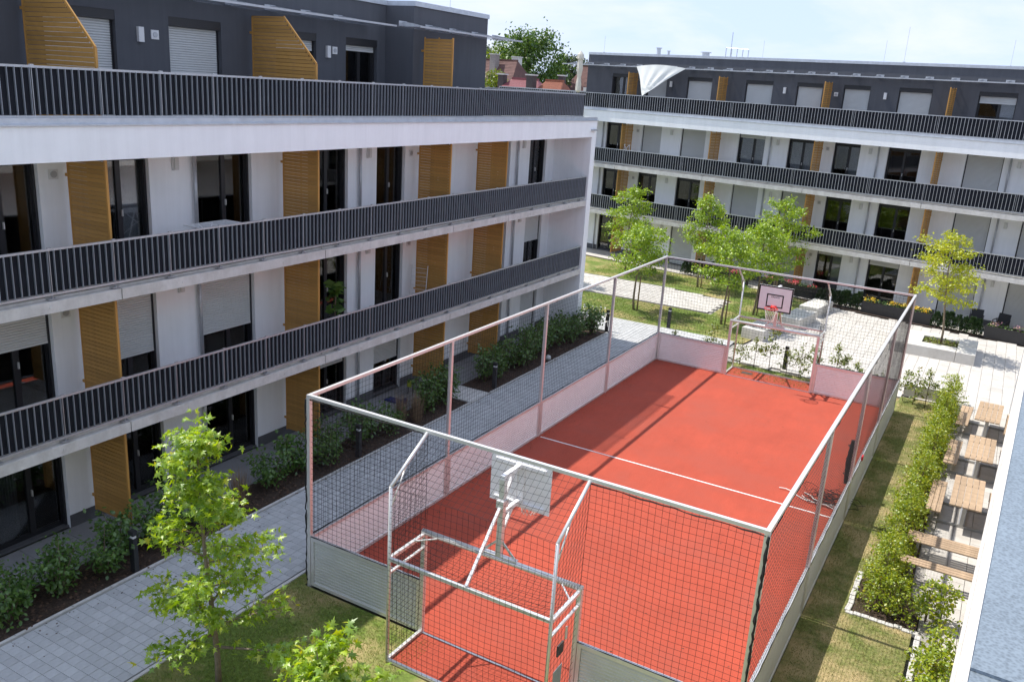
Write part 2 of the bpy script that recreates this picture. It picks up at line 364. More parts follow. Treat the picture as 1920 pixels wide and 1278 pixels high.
def make_tree(name, label, cat, base, h, clear, rad, mats, shape='oval', leaf=0.12, per=9, nl=16, tr=0.05, seed=1, spread=0.13, lean=(0, 0), group=None, top=0.35, stake=False, asym=None, nsub=4, elev=(25, 55), prof=None):
    rng = np.random.default_rng(seed)
    t = thing(name, label, cat, base, 0, group)
    mb = MB()
    H = h * 0.93
    def axis(f): return Vector((lean[0] * f + 0.05 * math.sin(5 * f + seed), lean[1] * f + 0.04 * math.cos(4 * f + seed) - 0.04, H * f))
    tp = [axis(i / 9) for i in range(10)]
    tp[0] = Vector((0, 0, -0.05))
    mb.tube(tp, [tr * (1 - 0.85 * i / 9) for i in range(10)], 8)
    C, D = [], []
    for i in range(nl):
        f = clear / H + (0.97 - clear / H) * (i + rng.uniform(0, 0.6)) / nl
        f = min(f, 0.97)
        az = i * 2.39996 + rng.uniform(-0.4, 0.4)
        g = (f * H - clear) / (H - clear)
        pr = (prof(g) if prof else (math.sin(math.pi * min(1, 0.22 + 0.78 * g)) ** 0.8 * (1 - top * 0) * (1.05 - 0.55 * g)))
        ln = rad * max(0.18, pr) * rng.uniform(0.72, 1.15)
        if asym: ln *= 1 + asym[2] * math.cos(az - asym[0])
        el = R(rng.uniform(*elev)) * (0.6 + 0.6 * g)
        s0 = axis(f); d = Vector((math.cos(az), math.sin(az), 0))
        pts = [s0 + d * (ln * q) + Vector((0, 0, ln * math.tan(el) * q * 0.62 - 0.10 * ln * q * q)) for q in (0, 0.33, 0.66, 1)]
        r0 = tr * (1 - 0.8 * f) * 0.55
        mb.tube(pts, [r0, r0 * 0.7, r0 * 0.45, r0 * 0.2], 5)
        for q in np.linspace(0.30, 1.0, max(3, int(ln / 0.20))):
            k = min(2, int(q * 3)); fr = q * 3 - k
            p = pts[k].lerp(pts[min(3, k + 1)], fr); C.append(tuple(p)); D.append((d.x, d.y, 0.15))
        for j in range(nsub):
            q = rng.uniform(0.25, 0.95); k = min(2, int(q * 3)); p = pts[k].lerp(pts[k + 1], q * 3 - k)
            a2 = az + rng.choice([-1, 1]) * rng.uniform(0.5, 1.3); l2 = ln * rng.uniform(0.22, 0.5) * (1.1 - 0.4 * q)
            d2 = Vector((math.cos(a2), math.sin(a2), rng.uniform(0.0, 0.7)))
            e = p + d2 * l2
            mb.tube([p, p + d2 * (l2 * 0.5), e], [r0 * 0.4, r0 * 0.25, r0 * 0.12], 4)
            for w in np.linspace(0.35, 1, max(2, int(l2 / 0.17))):
                pp = p + d2 * (l2 * w); C.append(tuple(pp)); D.append((d2.x, d2.y, 0.1))
    # leader
    for q in np.linspace(0.80, 1.03, 6):
        pp = axis(q); C.append(tuple(pp)); a = rng.uniform(0, 6.28); D.append((math.cos(a) * 0.6, math.sin(a) * 0.6, 0.5))
    mb.build('trunk', 'bark_young', t, True)
    me = cluster_leaves('crown', mats, C, D, per, spread, leaf, shape, rng)
    link('crown', me, t)
    if stake:
        MB().tube([(0.16, 0.05, -0.05), (0.17, 0.06, clear * 0.95)], 0.035, 7).build('stake', 'stake', t, True)
    return t

# ------------------------------------------------------------------ the setting: ground sheets
def sheet(name, pts, z, m, kind='structure'):
    me = bpy.data.meshes.new(name)
    me.from_pydata([(x, y, z) for x, y in pts], [], [tuple(range(len(pts)))]); me.update(); me.materials.append(MATS[m])
    return tag(link(name, me), kind=kind)
sheet('ground', [(-1500, -600), (1500, -600), (1500, 2400), (-1500, 2400)], -0.12, 'ground_mat')
PHI = -0.1657; FY = 46.03
fd = (math.cos(PHI), math.sin(PHI)); fn = (-math.sin(PHI), math.cos(PHI))
def farpt(s, off): return (fd[0] * s + fn[0] * off, FY + fd[1] * s + fn[1] * off)
X0, X1, Y0, Y1, HF, HB = -10.79, -2.06, 11.64, 31.13, 4.08, 1.10
PLX = lambda y: -8.55 + (y - 36.4) * 0.137       # edge between the far lawn and the plaza

# lawns
sheet('lawn', [(X1 + 0.04, 2), (0.0, 2), (0.0, 17.2), (-1.22, 17.2), (-1.22, 18.9), (-0.95, 19.2), (-0.75, 33.0), (X1 + 0.04, 33.0)], -0.012, 'lawn_dry')
sheet('lawn', [(-11.25, 2), (X1 + 0.039, 2), (X1 + 0.039, Y0 - 0.07), (X0 - 0.09, Y0 - 0.07), (X0 - 0.09, Y1 + .1), (-11.25, Y1 + .1)], -0.012, 'lawn')
sheet('lawn', [(X0 - 0.4, Y1 + 0.09), (X1 + 0.085, Y1 + 0.09), (X1 + 0.085, 32.75), (X0 - 0.4, 33.0)], -0.014, 'lawn')
lawn_a = [(-30, 35.95), (-9.2, 35.55), (PLX(36.0), 36.0), (PLX(45.9), 45.9), (-9.7, 47.2), (-11.3, 43.35), (-11.3, 39.85), (-30, 40.05)]
sheet('lawn', lawn_a, -0.012, 'lawn')
far_edge = [(-30, 49.9), (-9.7, 47.2)]
sheet('lawn', [(-30, 44.1), (-15.5, 44.15), (-11.3, 43.352), (-9.7, 47.202), (-30, 49.9)], -0.013, 'lawn')
# bark mulch bed by the left building
sheet('mulch_bed', [(-15.05, 2), (-13.83, 2), (-13.83, 22.45), (-15.05, 22.45)], -0.015, 'soil')
sheet('mulch_bed', [(-15.05, 23.7), (-13.83, 23.7), (-13.83, 33.4), (-15.05, 33.4)], -0.015, 'soil')
sheet('mulch_bed', [(-1.20, 17.24), (0.06, 17.24), (0.06, 17.88), (-0.22, 19), (-0.27, 33.55), (-0.73, 33.02), (-0.93, 19.2), (-1.20, 18.9)], -0.010, 'soil')
# terrace slabs of the left building
ter = sheet('terrace', [(-16.6, 2), (-15.05, 2), (-15.05, 33.2), (-16.6, 33.2)], -0.06, 'joint')
tm = MB().bbox(0, 0.745, 0, 0.975, -0.05, 0.0).mesh('terrace_slab', 'terrace_slab')
for i in range(2):
    for j in range(31):
        link('slab', tm, ter, (-16.56 + 0.755 * i, 2.2 + j * 0.985, 0.001 * ((i + j) % 3)))
# entry slabs crossing the bed
MB().bbox(-15.04, -13.84, 22.5, 23.65, -0.06, 0.003).build('slab', 'concrete', ter)

# grey path of square pavers beside the court; the 300 biggest are single pavers
path = sheet('path', [(-13.81, 2), (-11.26, 2), (-11.26, 31.2), (-10.6, 33.0), (-9.0, 33.0), (-9.0, 35.6), (-30, 35.95), (-30, 33.4), (-13.81, 33.4)], -0.075, 'joint')
rng0 = np.random.default_rng(3)
PW = 0.208
pm = [MB().bbox(0.003, PW - 0.004, 0.003, PW - 0.004, -0.05, -0.002 + 0.001 * k, 0.003).mesh('paver', 'paver_grey') for k in range(3)]
rest = MB(); cnt = 0
j = 0
y = 6.2
while y < 31.0:
    for i in range(12):
        x = -13.78 + i * PW
        if cnt < 300:
            link('paver', pm[(i * 7 + j * 3) % 3], path, (x, y, 0)); cnt += 1
        else:
            rest.bbox(x + 0.003, x + PW - 0.004, y + 0.003, y + PW - 0.004, -0.05, -0.002 + 0.001 * ((i * 7 + j * 3) % 3), 0.003)
    y += PW; j += 1
while y < 35.75:
    for i in range(-12, 25):
        x = -13.78 + i * PW
        if i < 0 and y < 33.45: continue
        if x > -11.3 and y < 33.0 + 0.0: continue
        if x > -9.15: continue
        rest.bbox(x + 0.003, x + PW - 0.004, y + 0.003, y + PW - 0.004, -0.05, -0.002, 0.003)
    y += PW; j += 1
tag(rest.build('paver_field', 'paver_grey', path), kind='stuff')
MB().box(-11.24, -11.17, 2, 31.2, -0.1, 0.012).build('edging', 'concrete', path)
MB().box(-13.90, -13.83, 2, 22.45, -0.1, 0.010).box(-13.90, -13.83, 23.7, 33.4, -0.1, 0.010).build('edging', 'concrete', path)

# second path between the lawns
p2 = sheet('path', [(-30, 40.05), (-11.3, 39.85), (-11.3, 43.35), (-15.5, 44.15), (-30, 44.1)], -0.07, 'joint_light')
f2 = MB(); yy = 40.1
while yy < 43.95:
    x = -24.0 + (0.15 if int(yy / 0.3) % 2 else 0)
    while x < -11.6:
        lim = 43.35 + (min(-11.3, x) + 11.3) / (-4.2) * 0.8
        if yy + 0.29 < min(44.1, lim) + 0.0: f2.bbox(x, x + 0.292, yy, yy + 0.29, -0.05, -0.002 + 0.003 * ((int(x * 37) + int(yy * 13)) % 3), 0.005)
        x += 0.30
    yy += 0.30
tag(f2.build('paver_field', 'paver_cream', p2), kind='stuff')

# plaza
plz_pts = [(PLX(36.0), 36.0), (-9.0, 35.55), (-9.0, 32.98), (X0 - 0.4, 33.0), (X1, 32.76), (-0.74, 33.05), (-0.25, 33.6), (-0.2, 19), (0.08, 17.9), (0.1, 12), (8, 12), (8, 43.6), (1.9, 44.68), (-2.07, 45.25), (-7.6, 46.2)]
plz = sheet('plaza', plz_pts, -0.07, 'joint_light')
def inside(x, y, P):
    c = False; n = len(P)
    for i in range(n):
        (xa, ya), (xb, yb) = P[i], P[(i + 1) % n]
        if (ya > y) != (yb > y) and x < (xb - xa) * (y - ya) / (yb - ya) + xa: c = not c
    return c
f3 = MB(); W3, L3 = 0.40, 0.20
for i in range(-27, 14):
    x = i * W3
    k = 0; y = 12.0 + (0.1 if i % 2 else 0)
    ln = 0.6
    while y < 46.4:
        if (x < 3.2 or y > 33) and all(inside(x + a, y + b, plz_pts) for a in (0.01, W3 - 0.01) for b in (0.01, ln - 0.01)):
            f3.bbox(x + 0.004, x + W3 - 0.005, y + 0.003, y + ln - 0.003, -0.05, -0.002 + 0.0015 * ((i * 5 + k) % 3), 0.004)
        y += ln; k += 1; ln = (0.6, 0.4, 0.3, 0.5)[(k + i * 3) % 4]
tag(f3.build('paver_field', 'paver_cream', plz), kind='stuff')
# strip in front of the far building: dark soil bed with terrace behind
bed_pts = [farpt(-34, -1.45), farpt(-17, -1.75), farpt(-9.9, 0.0 - 0.05), farpt(-7.9, -0.95), farpt(12, -1.25), farpt(12, -0.75), farpt(-34, -0.75)]
sheet('planting_bed', [(-30, 49.92), (-9.7, 47.23), (-7.6, 46.24), (-2.07, 45.29), (1.9, 44.72), (8, 43.64), farpt(8, -0.55), farpt(-30, -0.55)], -0.02, 'soil')
sheet('terrace', [farpt(-32, -0.55), farpt(12, -0.55), farpt(12, 1.7), farpt(-32, 1.7)], -0.02, 'paver_cream')

# ------------------------------------------------------------------ buildings
ZF = [0.0, 2.85, 5.70]
def slat_rows(z0, z1, pitch): return [z0 + i * pitch for i in range(int((z1 - z0) / pitch))]
_cache = {}
def build_block(name, label, loc, rz, cfg):
    B = thing(name, label, 'apartment block', loc, rz)
    u0, u1 = cfg['u']; near = cfg['near']; jn = cfg['joints']
    wins = cfg['wins']
    # walls, floor by floor
    for f in range(3):
        z = ZF[f]; w = MB(); pl_s = []; pl_p = []
        e = u0
        for (a, b) in wins + [(u1, u1 + 1)]:
            w.box(e, a, 0, 0.36, z, z + 2.85)
            if f == 0: pl_p.append((e, min(a, u1)))
            if a < u1: w.box(a, b, 0, 0.36, z + 2.42, z + 2.85); pl_s.append((a, b, z))
            e = b
        w.build('wall', 'render_white', B)
        for (p, q) in pl_p: MB().box(p, q, -0.012, -0.001, 0, 0.30).build('plinth', 'plinth', B)
        for (p, q, z_) in pl_s: MB().box(p, q, 0.06, 0.34, z_, z_ + 0.05).build('sill', 'plinth', B)
    # opening fittings
    def window(a, b, z, vv, sh, cur, head=2.42, dark_wall=False):
        h = z + head; fr = MB(); vf = vv + 0.20
        fr.box(a, a + 0.07, vf, vf + 0.07, z + 0.05, h).box(b - 0.07, b, vf, vf + 0.07, z + 0.05, h)
        fr.box(a + 0.07, b - 0.07, vf, vf + 0.07, h - 0.22, h).box(a + 0.07, b - 0.07, vf, vf + 0.07, z + 0.05, z + 0.14)
        mid = a + (b - a) * (0.56 if cur != 3 else 0.5)
        fr.box(mid - 0.06, mid + 0.06, vf - 0.01, vf + 0.06, z + 0.14, h - 0.22)
        fr.box(a - 0.0, a + 0.05, vf - 0.09, vf - 0.002, z + 0.05, h).box(b - 0.05, b, vf - 0.09, vf - 0.002, z + 0.05, h)
        if dark_wall: fr.box(a, b, vv + 0.01, vf - 0.002, h - 0.2, h - 0.002)
        wo_ = fr.build('window', 'frame_dark', B)
        for (p, q) in ((a + 0.07, mid - 0.06), (mid + 0.06, b - 0.07)):
            MB().box(p, q, vf + 0.025, vf + 0.04, z + 0.14, h - 0.22).build('pane', 'glass', wo_)
        MB().box(mid + 0.02, mid + 0.04, vf - 0.06, vf - 0.012, z + 1.0, z + 1.14).build('handle', 'alu', wo_)
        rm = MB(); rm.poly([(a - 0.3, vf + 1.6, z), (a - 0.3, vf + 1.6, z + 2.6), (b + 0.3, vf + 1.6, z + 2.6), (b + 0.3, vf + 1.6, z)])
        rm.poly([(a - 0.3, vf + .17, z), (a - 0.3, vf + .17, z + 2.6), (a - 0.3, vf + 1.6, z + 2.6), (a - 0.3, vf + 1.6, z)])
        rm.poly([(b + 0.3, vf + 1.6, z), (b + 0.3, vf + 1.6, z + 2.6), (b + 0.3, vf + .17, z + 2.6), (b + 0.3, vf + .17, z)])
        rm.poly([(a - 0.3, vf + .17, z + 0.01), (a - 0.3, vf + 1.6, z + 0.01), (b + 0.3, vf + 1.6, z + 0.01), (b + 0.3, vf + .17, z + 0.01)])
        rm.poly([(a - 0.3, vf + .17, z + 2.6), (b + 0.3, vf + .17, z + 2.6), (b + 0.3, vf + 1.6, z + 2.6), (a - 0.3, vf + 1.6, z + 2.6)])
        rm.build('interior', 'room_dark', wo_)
        if cur in (1, 2):
            cm = MB(); n = 26; pa, pb = (a + 0.1, b - 0.1) if cur == 1 else (mid, b - 0.08)
            zb = z + 0.2
            for i in range(n):
                x_ = pa + (pb - pa) * i / n; x2 = pa + (pb - pa) * (i + 1) / n
                d_ = vf + 0.16 + 0.02 * (i % 2); d2_ = vf + 0.16 + 0.02 * ((i + 1) % 2)
                cm.poly([(x_, d_, zb), (x2, d2_, zb), (x2, d2_, h - 0.1), (x_, d_, h - 0.1)])
            cm.build('curtain', 'curtain', wo_)
        if cur == 4:
            cm = MB(); n = 22; pa, pb = a + 0.08, a + (b - a) * 0.45
            for i in range(n):
                x_ = pa + (pb - pa) * i / n; x2 = pa + (pb - pa) * (i + 1) / n
                d_ = vf + 0.16 + 0.03 * (i % 2); d2_ = vf + 0.16 + 0.03 * ((i + 1) % 2)
                cm.poly([(x_, d_, z + 0.1), (x2, d2_, z + 0.1), (x2, d2_, h - 0.1), (x_, d_, h - 0.1)])
            cm.build('curtain', 'curtain_dark', wo_)
        if sh > 0:
            s = MB(); vs_ = vf - 0.075; top = h - (0.2 if dark_wall else 0.02); zb = top - (top - z - 0.08) * sh; k = 0; zz = top
            while zz - 0.055 > zb:
                s.poly([(a + 0.05, vs_ + 0.022, zz), (b - 0.05, vs_ + 0.022, zz), (b - 0.05, vs_ - 0.004, zz - 0.012), (a + 0.05, vs_ - 0.004, zz - 0.012)][::-1])
                s.poly([(a + 0.05, vs_ - 0.004, zz - 0.012), (b - 0.05, vs_ - 0.004, zz - 0.012), (b - 0.05, vs_ - 0.004, zz - 0.046), (a + 0.05, vs_ - 0.004, zz - 0.046)][::-1])
                s.poly([(a + 0.05, vs_ - 0.004, zz - 0.046), (b - 0.05, vs_ - 0.004, zz - 0.046), (b - 0.05, vs_ + 0.022, zz - 0.055), (a + 0.05, vs_ + 0.022, zz - 0.055)][::-1])
                zz -= 0.055
            s.box(a + 0.05, b - 0.05, vs_ - 0.008, vs_ + 0.02, zz - 0.05, zz)
            s.build('shutter', 'shutter', wo_)
    for f in range(3):
        for i, (a, b) in enumerate(wins):
            window(a, b, ZF[f], 0.0, cfg['sh'][f][i], cfg['cur'][f][i])
    # balcony slabs, in precast lengths
    for z in (2.56, 5.41):
        for a, b in zip(jn[:-1], jn[1:]):
            sl = MB().box(a + 0.012, b - 0.012, -1.64, -0.003, z, z + 0.22).box(a + 0.012, b - 0.012, -1.5, -0.003, z + 0.22, z + 0.27)
            so = sl.build('balcony_slab', 'concrete', B)
            if near:
                for q in (0.25, 0.75):
                    uu = a + (b - a) * q
                    d = MB(); d.tube([(uu, -1.6405, z + 0.11), (uu, -1.652, z + 0.11)], 0.035, 12); d.build('anchor_cap', 'concrete', so)
    # white roof parapet, soffit, deck
    e0, e1 = cfg['ends']
    MB().box(u0, e1, -1.66, -1.36, 8.15, 8.80).build('parapet', 'render_white', B)
    MB().box(u0, e1, -1.36, -0.0, 8.16, 8.45).build('soffit', 'render_white', B)
    cp = MB().box(u0, e1 + 0.03, -1.69, -1.28, 8.801, 8.815).box(u0, e1 + 0.03, -1.70, -1.691, 8.785, 8.815)
    cp.box(u0, e1 + 0.02, -1.645, -1.62, 8.815, 8.92)
    cp.build('coping', 'zinc', B)
    MB().box(u0, e1, -1.36, 11, 8.45, 8.60).build('roof_deck', 'terrace_slab', B)
    MB().box(u0, e1 - 0.01, 2.2, 11, 0, 8.44).build('core_wall', 'render_white', B)
    # end frame walls
    if e1 > u1: MB().box(u1, e1, -1.655, 2.2, 0, 8.149).build('end_wall', 'render_white', B)
    if e0 < u0: MB().box(e0, u0, -1.655, 2.2, 0, 8.149).build('end_wall', 'render_white', B)
    # railings
    def railing(ua, ub, vv, z0, z1, axis='u', stub=0.1, p0=None, singles=True):
        def P(a, d, z): return (a, vv + d, z) if axis == 'u' else (vv + d, a, z)
        fr = MB()
        fr.bar(P(ua, 0, z1 - 0.02), P(ub, 0, z1 - 0.02), 0.045, 0.04).bar(P(ua, 0, z0), P(ub, 0, z0), 0.035, 0.04)
        p = (p0 if p0 is not None else ua + 0.4)
        while p < ub:
            fr.bar(P(p, 0.03, z0 - stub), P(p, 0.03, z1 - 0.04), 0.05, 0.012, up=(1, 0, 0) if axis == 'u' else (0, 1, 0))
            fr.bar(P(p - 0.09, 0.05, z0 - stub - 0.0), P(p + 0.09, 0.05, z0 - stub), 0.13, 0.012)
            if near: fr.bar(P(p, 0, z1), P(p, 0, z1 + 0.02), 0.07, 0.04)
            p += 1.325
        rl = fr.build('balcony_railing', 'galv', B)
        MB().bar(P(ua, 0.022, (z0 + z1) / 2), P(ub, 0.022, (z0 + z1) / 2), 0.004, z1 - z0 - 0.07).build('infill_panel', 'infill', rl)
        pit_ = 0.1325 if near else 0.158; n = int((ub - ua) / pit_); hh = z1 - z0 - 0.06
        if near and singles:
            key = (round(hh, 3), axis)
            if key not in _cache:
                _cache[key] = (MB().box(-0.005, 0.005, -0.032, 0.012, -hh / 2, hh / 2) if axis == 'u' else MB().box(-0.020, 0.012, -0.005, 0.005, -hh / 2, hh / 2)).mesh('slat', 'bar_galv')
            for i in range(n):
                link('slat', _cache[key], rl, P(ua + 0.06 + pit_ * i, 0, (z0 + z1) / 2))
        else:
            s = MB()
            for i in range(n):
                a = ua + 0.06 + pit_ * i
                if axis == 'u': s.box(a - 0.006, a + 0.006, vv - 0.016, vv + 0.012, z0 + 0.03, z1 - 0.03)
                else: s.box(vv - 0.028, vv + 0.014, a - 0.006, a + 0.006, z0 + 0.03, z1 - 0.03)
            tag(s.build('slat_run', 'bar_galv' if near else 'bar_far_sunlit', rl), kind='stuff')
    railing(cfg['rail'][0], cfg['rail'][1], -1.60, 5.76, 6.61, p0=cfg['p0'])
    railing(cfg['rail'][0], cfg['rail'][1], -1.60, 2.91, 3.76, p0=cfg['p0'])
    railing(cfg['rail3'][0], cfg['rail3'][1], -1.58, 8.94, 9.80, stub=0.12, p0=cfg['p0'])
    for (ua, ub, vv, ax) in cfg.get('extra_rails', []): railing(ua, ub, vv, 8.96, 9.80, axis=ax, stub=0.14, singles=False)
    # privacy screens
    def screen(us, va, vb, z0, z1, cut=None, mesh_near=True):
        # va: wall side, vb: front side (vb < va)
        fr = MB(); zt_f = z1 if cut is None else cut[1]
        fr.box(us - 0.025, us + 0.025, vb - 0.02, vb + 0.025, z0, zt_f)
        fr.box(us - 0.02, us + 0.02, va - 0.03, va, z0, z1)
        vm = (va + vb) / 2
        if cut is None: fr.box(us + 0.012, us + 0.03, vm - 0.02, vm + 0.02, z0, z1)
        else:
            fr.bar((us, cut[0], z1), (us, vb, cut[1]), 0.05, 0.03, up=(1, 0, 0)); fr.box(us - 0.02, us + 0.02, cut[0], va, z1 - 0.03, z1)
        for z in (z0 + 0.35, z1 - 0.4): fr.box(us - 0.015, us + 0.015, va, va + 0.10, z - 0.03, z + 0.03)
        so = fr.build('privacy_screen', 'ochre_edge', B)
        nk = round((z1 - z0 - 0.05) / 0.088); pitch = (z1 - z0 - 0.05) / nk
        zs = [z0 + 0.02 + i * pitch for i in range(nk)]; joined = MB()
        for z in zs:
            vf = vb + 0.027
            if cut and z + 0.07 > cut[1]: vf = vb + (cut[0] - vb) * (z + 0.07 - cut[1]) / (z1 - cut[1]) + 0.03
            if vf > va - 0.1: continue
            ln = va - 0.03 - vf
            if near:
                key = ('s', round(ln, 3))
                if key not in _cache: _cache[key] = MB().box(-0.011, 0.011, 0, ln, 0, 0.079).mesh('slat', 'ochre')
                link('slat', _cache[key], so, (us, vf, z))
            else: joined.box(us - 0.011, us + 0.011, vf, va - 0.03, z, z + 0.072)
        if not near: tag(joined.build('slat_run', 'ochre', so), kind='stuff')
    for us in cfg['screens']:
        for f in range(3): screen(us, -0.08, -1.28, ZF[f] + (0.24 if f == 0 else 0.10), ZF[f] + (2.52 if f < 2 else 2.40))
    for (us, va, vb, cut, z1) in cfg['top_screens']: screen(us, va, vb, 8.75, z1, cut)
    # wall fittings
    for (uu, f) in cfg['lamps']:
        for ff in ([f] if f is not None else [0, 1, 2]):
            z = ZF[ff] + 1.95
            lm = MB().bbox(0, 0.01, 0, 0.01, 0, 0.01); lm = MB(); lm.box(uu - 0.075, uu + 0.075, -0.07, -0.002, z, z + 0.30)
            lo = lm.build('wall_lamp', 'lamp_white', B); MB().box(uu - 0.055, uu + 0.055, -0.10, -0.071, z + 0.02, z + 0.28).build('diffuser', 'shutter', lo)
    for uu in cfg['vents']:
        for ff in range(3):
            z = ZF[ff] + 2.02
            v_ = MB().box(uu - 0.1, uu + 0.1, -0.02, -0.002, z - 0.1, z + 0.1).build('air_vent', 'lamp_white', B)
            MB().tube([(uu, -0.021, z), (uu, -0.035, z)], 0.07, 14).build('grille', 'galv', v_)
    for uu in cfg['pipes']:
        for ff in range(3):
            MB().tube([(uu, -0.08, ZF[ff] + 0.02 + (0.25 if ff else 0)), (uu, -0.08, ZF[ff] + (2.55 if ff < 2 else 2.46))], 0.045, 8).build('downpipe', 'galv', B, True)
    # top storey
    for (a, b, vv, tw) in cfg['top']:
        w = MB(); e = a; zt0, zt1 = 8.60, 12.05
        for (p, q, sh, cu) in tw + [(b, b + 1, 0, 0)]:
            w.box(e, p, vv, vv + 0.36, zt0, zt1)
            if p < b: w.box(p, q, vv, vv + 0.36, zt0 + 2.40, zt1)
            e = q
        w.box(a + 0.001, b - 0.001, vv + 2.2, 9.9, zt0, zt1 - 0.002)
        w.box(a, a + 0.3, vv + 0.36, vv + 2.2, zt0, zt1 - 0.001).box(b - 0.3, b, vv + 0.36, vv + 2.2, zt0, zt1 - 0.001)
        w.build('top_wall', 'render_grey', B)
        for (p, q, sh, cu) in tw: window(p, q, zt0, vv, sh, cu, head=2.40, dark_wall=True)
        MB().box(a - 0.0, b + 0.03, vv - 0.04, 9.92, zt1, zt1 + 0.14).build('roof', 'zinc', B)
    for (a, b, va, vb) in cfg['canopy']:
        MB().box(a, b, vb, va - 0.004, 11.40, 11.418).build('canopy', 'canopy', B)
        c = MB(); c.box(a, b, vb - 0.012, vb - 0.001, 11.385, 11.435)
        p = a + 0.35
        while p < b - 0.1:
            c.prism_u([(va - 0.004, 11.419), (va - 0.004, 11.56), (va - 0.35, 11.52), (vb + 0.1, 11.44), (vb + 0.1, 11.419)], p, p + (0.012)); p += cfg['br']
        p = a + 0.35
        while p < b - 0.1:
            c.box(p - 0.19, p + 0.19, va - 0.02, va - 0.004, 11.43, 11.57); p += cfg['br']
        c.build('canopy_bracket', 'galv', B)
    for (uu, z) in cfg['top_lamps']:
        vv = cfg['top'][0][2]
        MB().box(uu - 0.07, uu + 0.07, vv - 0.08, vv - 0.002, z - 0.16, z + 0.16).build('wall_lamp', 'lamp_white', B)
    for (uu, z) in cfg['top_vents']:
        vv = cfg['top'][0][2]
        v_ = MB().box(uu - 0.1, uu + 0.1, vv - 0.03, vv - 0.002, z - 0.1, z + 0.1).build('air_vent', 'lamp_white', B)
        MB().tube([(uu, vv - 0.031, z), (uu, vv - 0.045, z)], 0.06, 12).build('grille', 'galv', v_)
    for (uu, vv, hh) in cfg['rods']:
        MB().tube([(uu, vv, 12.18), (uu, vv, 12.2 + hh)], 0.007, 5).tube([(uu, vv, 12.19), (uu, vv, 12.25)], 0.07, 8).build('lightning_rod', 'galv', B)
    return B

# left block: u = y, local v points to -x
LEFT = dict(u=(4.0, 32.36), ends=(4.0, 32.76), near=True, joints=[4.8, 10.76, 16.72, 22.64, 26.08, 32.34],
    wins=[(5.3, 6.9), (8.65, 10.27), (11.35, 12.82), (14.13, 15.83), (17.85, 19.50), (20.81, 22.21), (23.6, 24.8), (27.4, 28.8), (30.31, 31.71)],
    sh=[[0, 0, 0, 0, 0.34, 0.55, 1, 0.4, 1], [.5, 0.42, 0.74, 0.72, 0, 0, 0.2, 0, 0.58], [0, 0.0, 0.07, 0.07, 0.07, 0, 0, 0, 0]],
    cur=[[0, 4, 0, 4, 0, 0, 0, 0, 0], [0, 0, 0, 0, 0, 4, 0, 0, 0], [0, 4, 2, 1, 2, 4, 0, 0, 4]],
    screens=[10.85, 16.85, 22.86, 26.34], rail=(4.2, 32.30), rail3=(4.2, 31.57), p0=5.375,
    extra_rails=[(-1.56, 9.5, 31.57, 'v'), (26.8, 31.57, 9.6, 'u')],
    top_screens=[(10.85, 0.92, -1.23, (-0.17, 10.17), 11.24), (16.85, 0.92, -1.23, (-0.17, 10.17), 11.24), (22.85, -0.15, -1.20, None, 11.20)],
    lamps=[(13.5, None), (20.4, None), (29.75, None)], vents=[10.58, 22.50], pipes=[13.35 + 0.65, 19.96, 29.25],
    top=[(4.0, 22.40, 1.0, [(6.0, 7.5, 1, 0), (11.30, 12.95, 1, 0), (14.35, 15.90, 1, 0), (17.75, 19.30, 0.12, 0), (20.55, 22.0, 0.06, 4)]), (22.41, 26.63, -0.05, [])],
    canopy=[(4.0, 21.5, 0.999, -0.10), (21.502, 27.5, -0.051, -0.95)], br=1.32,
    top_lamps=[(13.55, 10.55), (19.75, 10.55)], top_vents=[(13.95, 10.57), (20.05, 10.6)], rods=[(24.9, 0.35, 1.1), (15, 5, 1.6)])
left = build_block('apartment_block', 'white apartment block in shade beside the grey path, with ochre slatted screens', (-16.55, 0, 0), R(90), LEFT)
# small spout and camera on the parapet end
MB().box(32.2, 32.62, -1.76, -1.66, 8.40, 8.46).build('spout', 'galv', left)

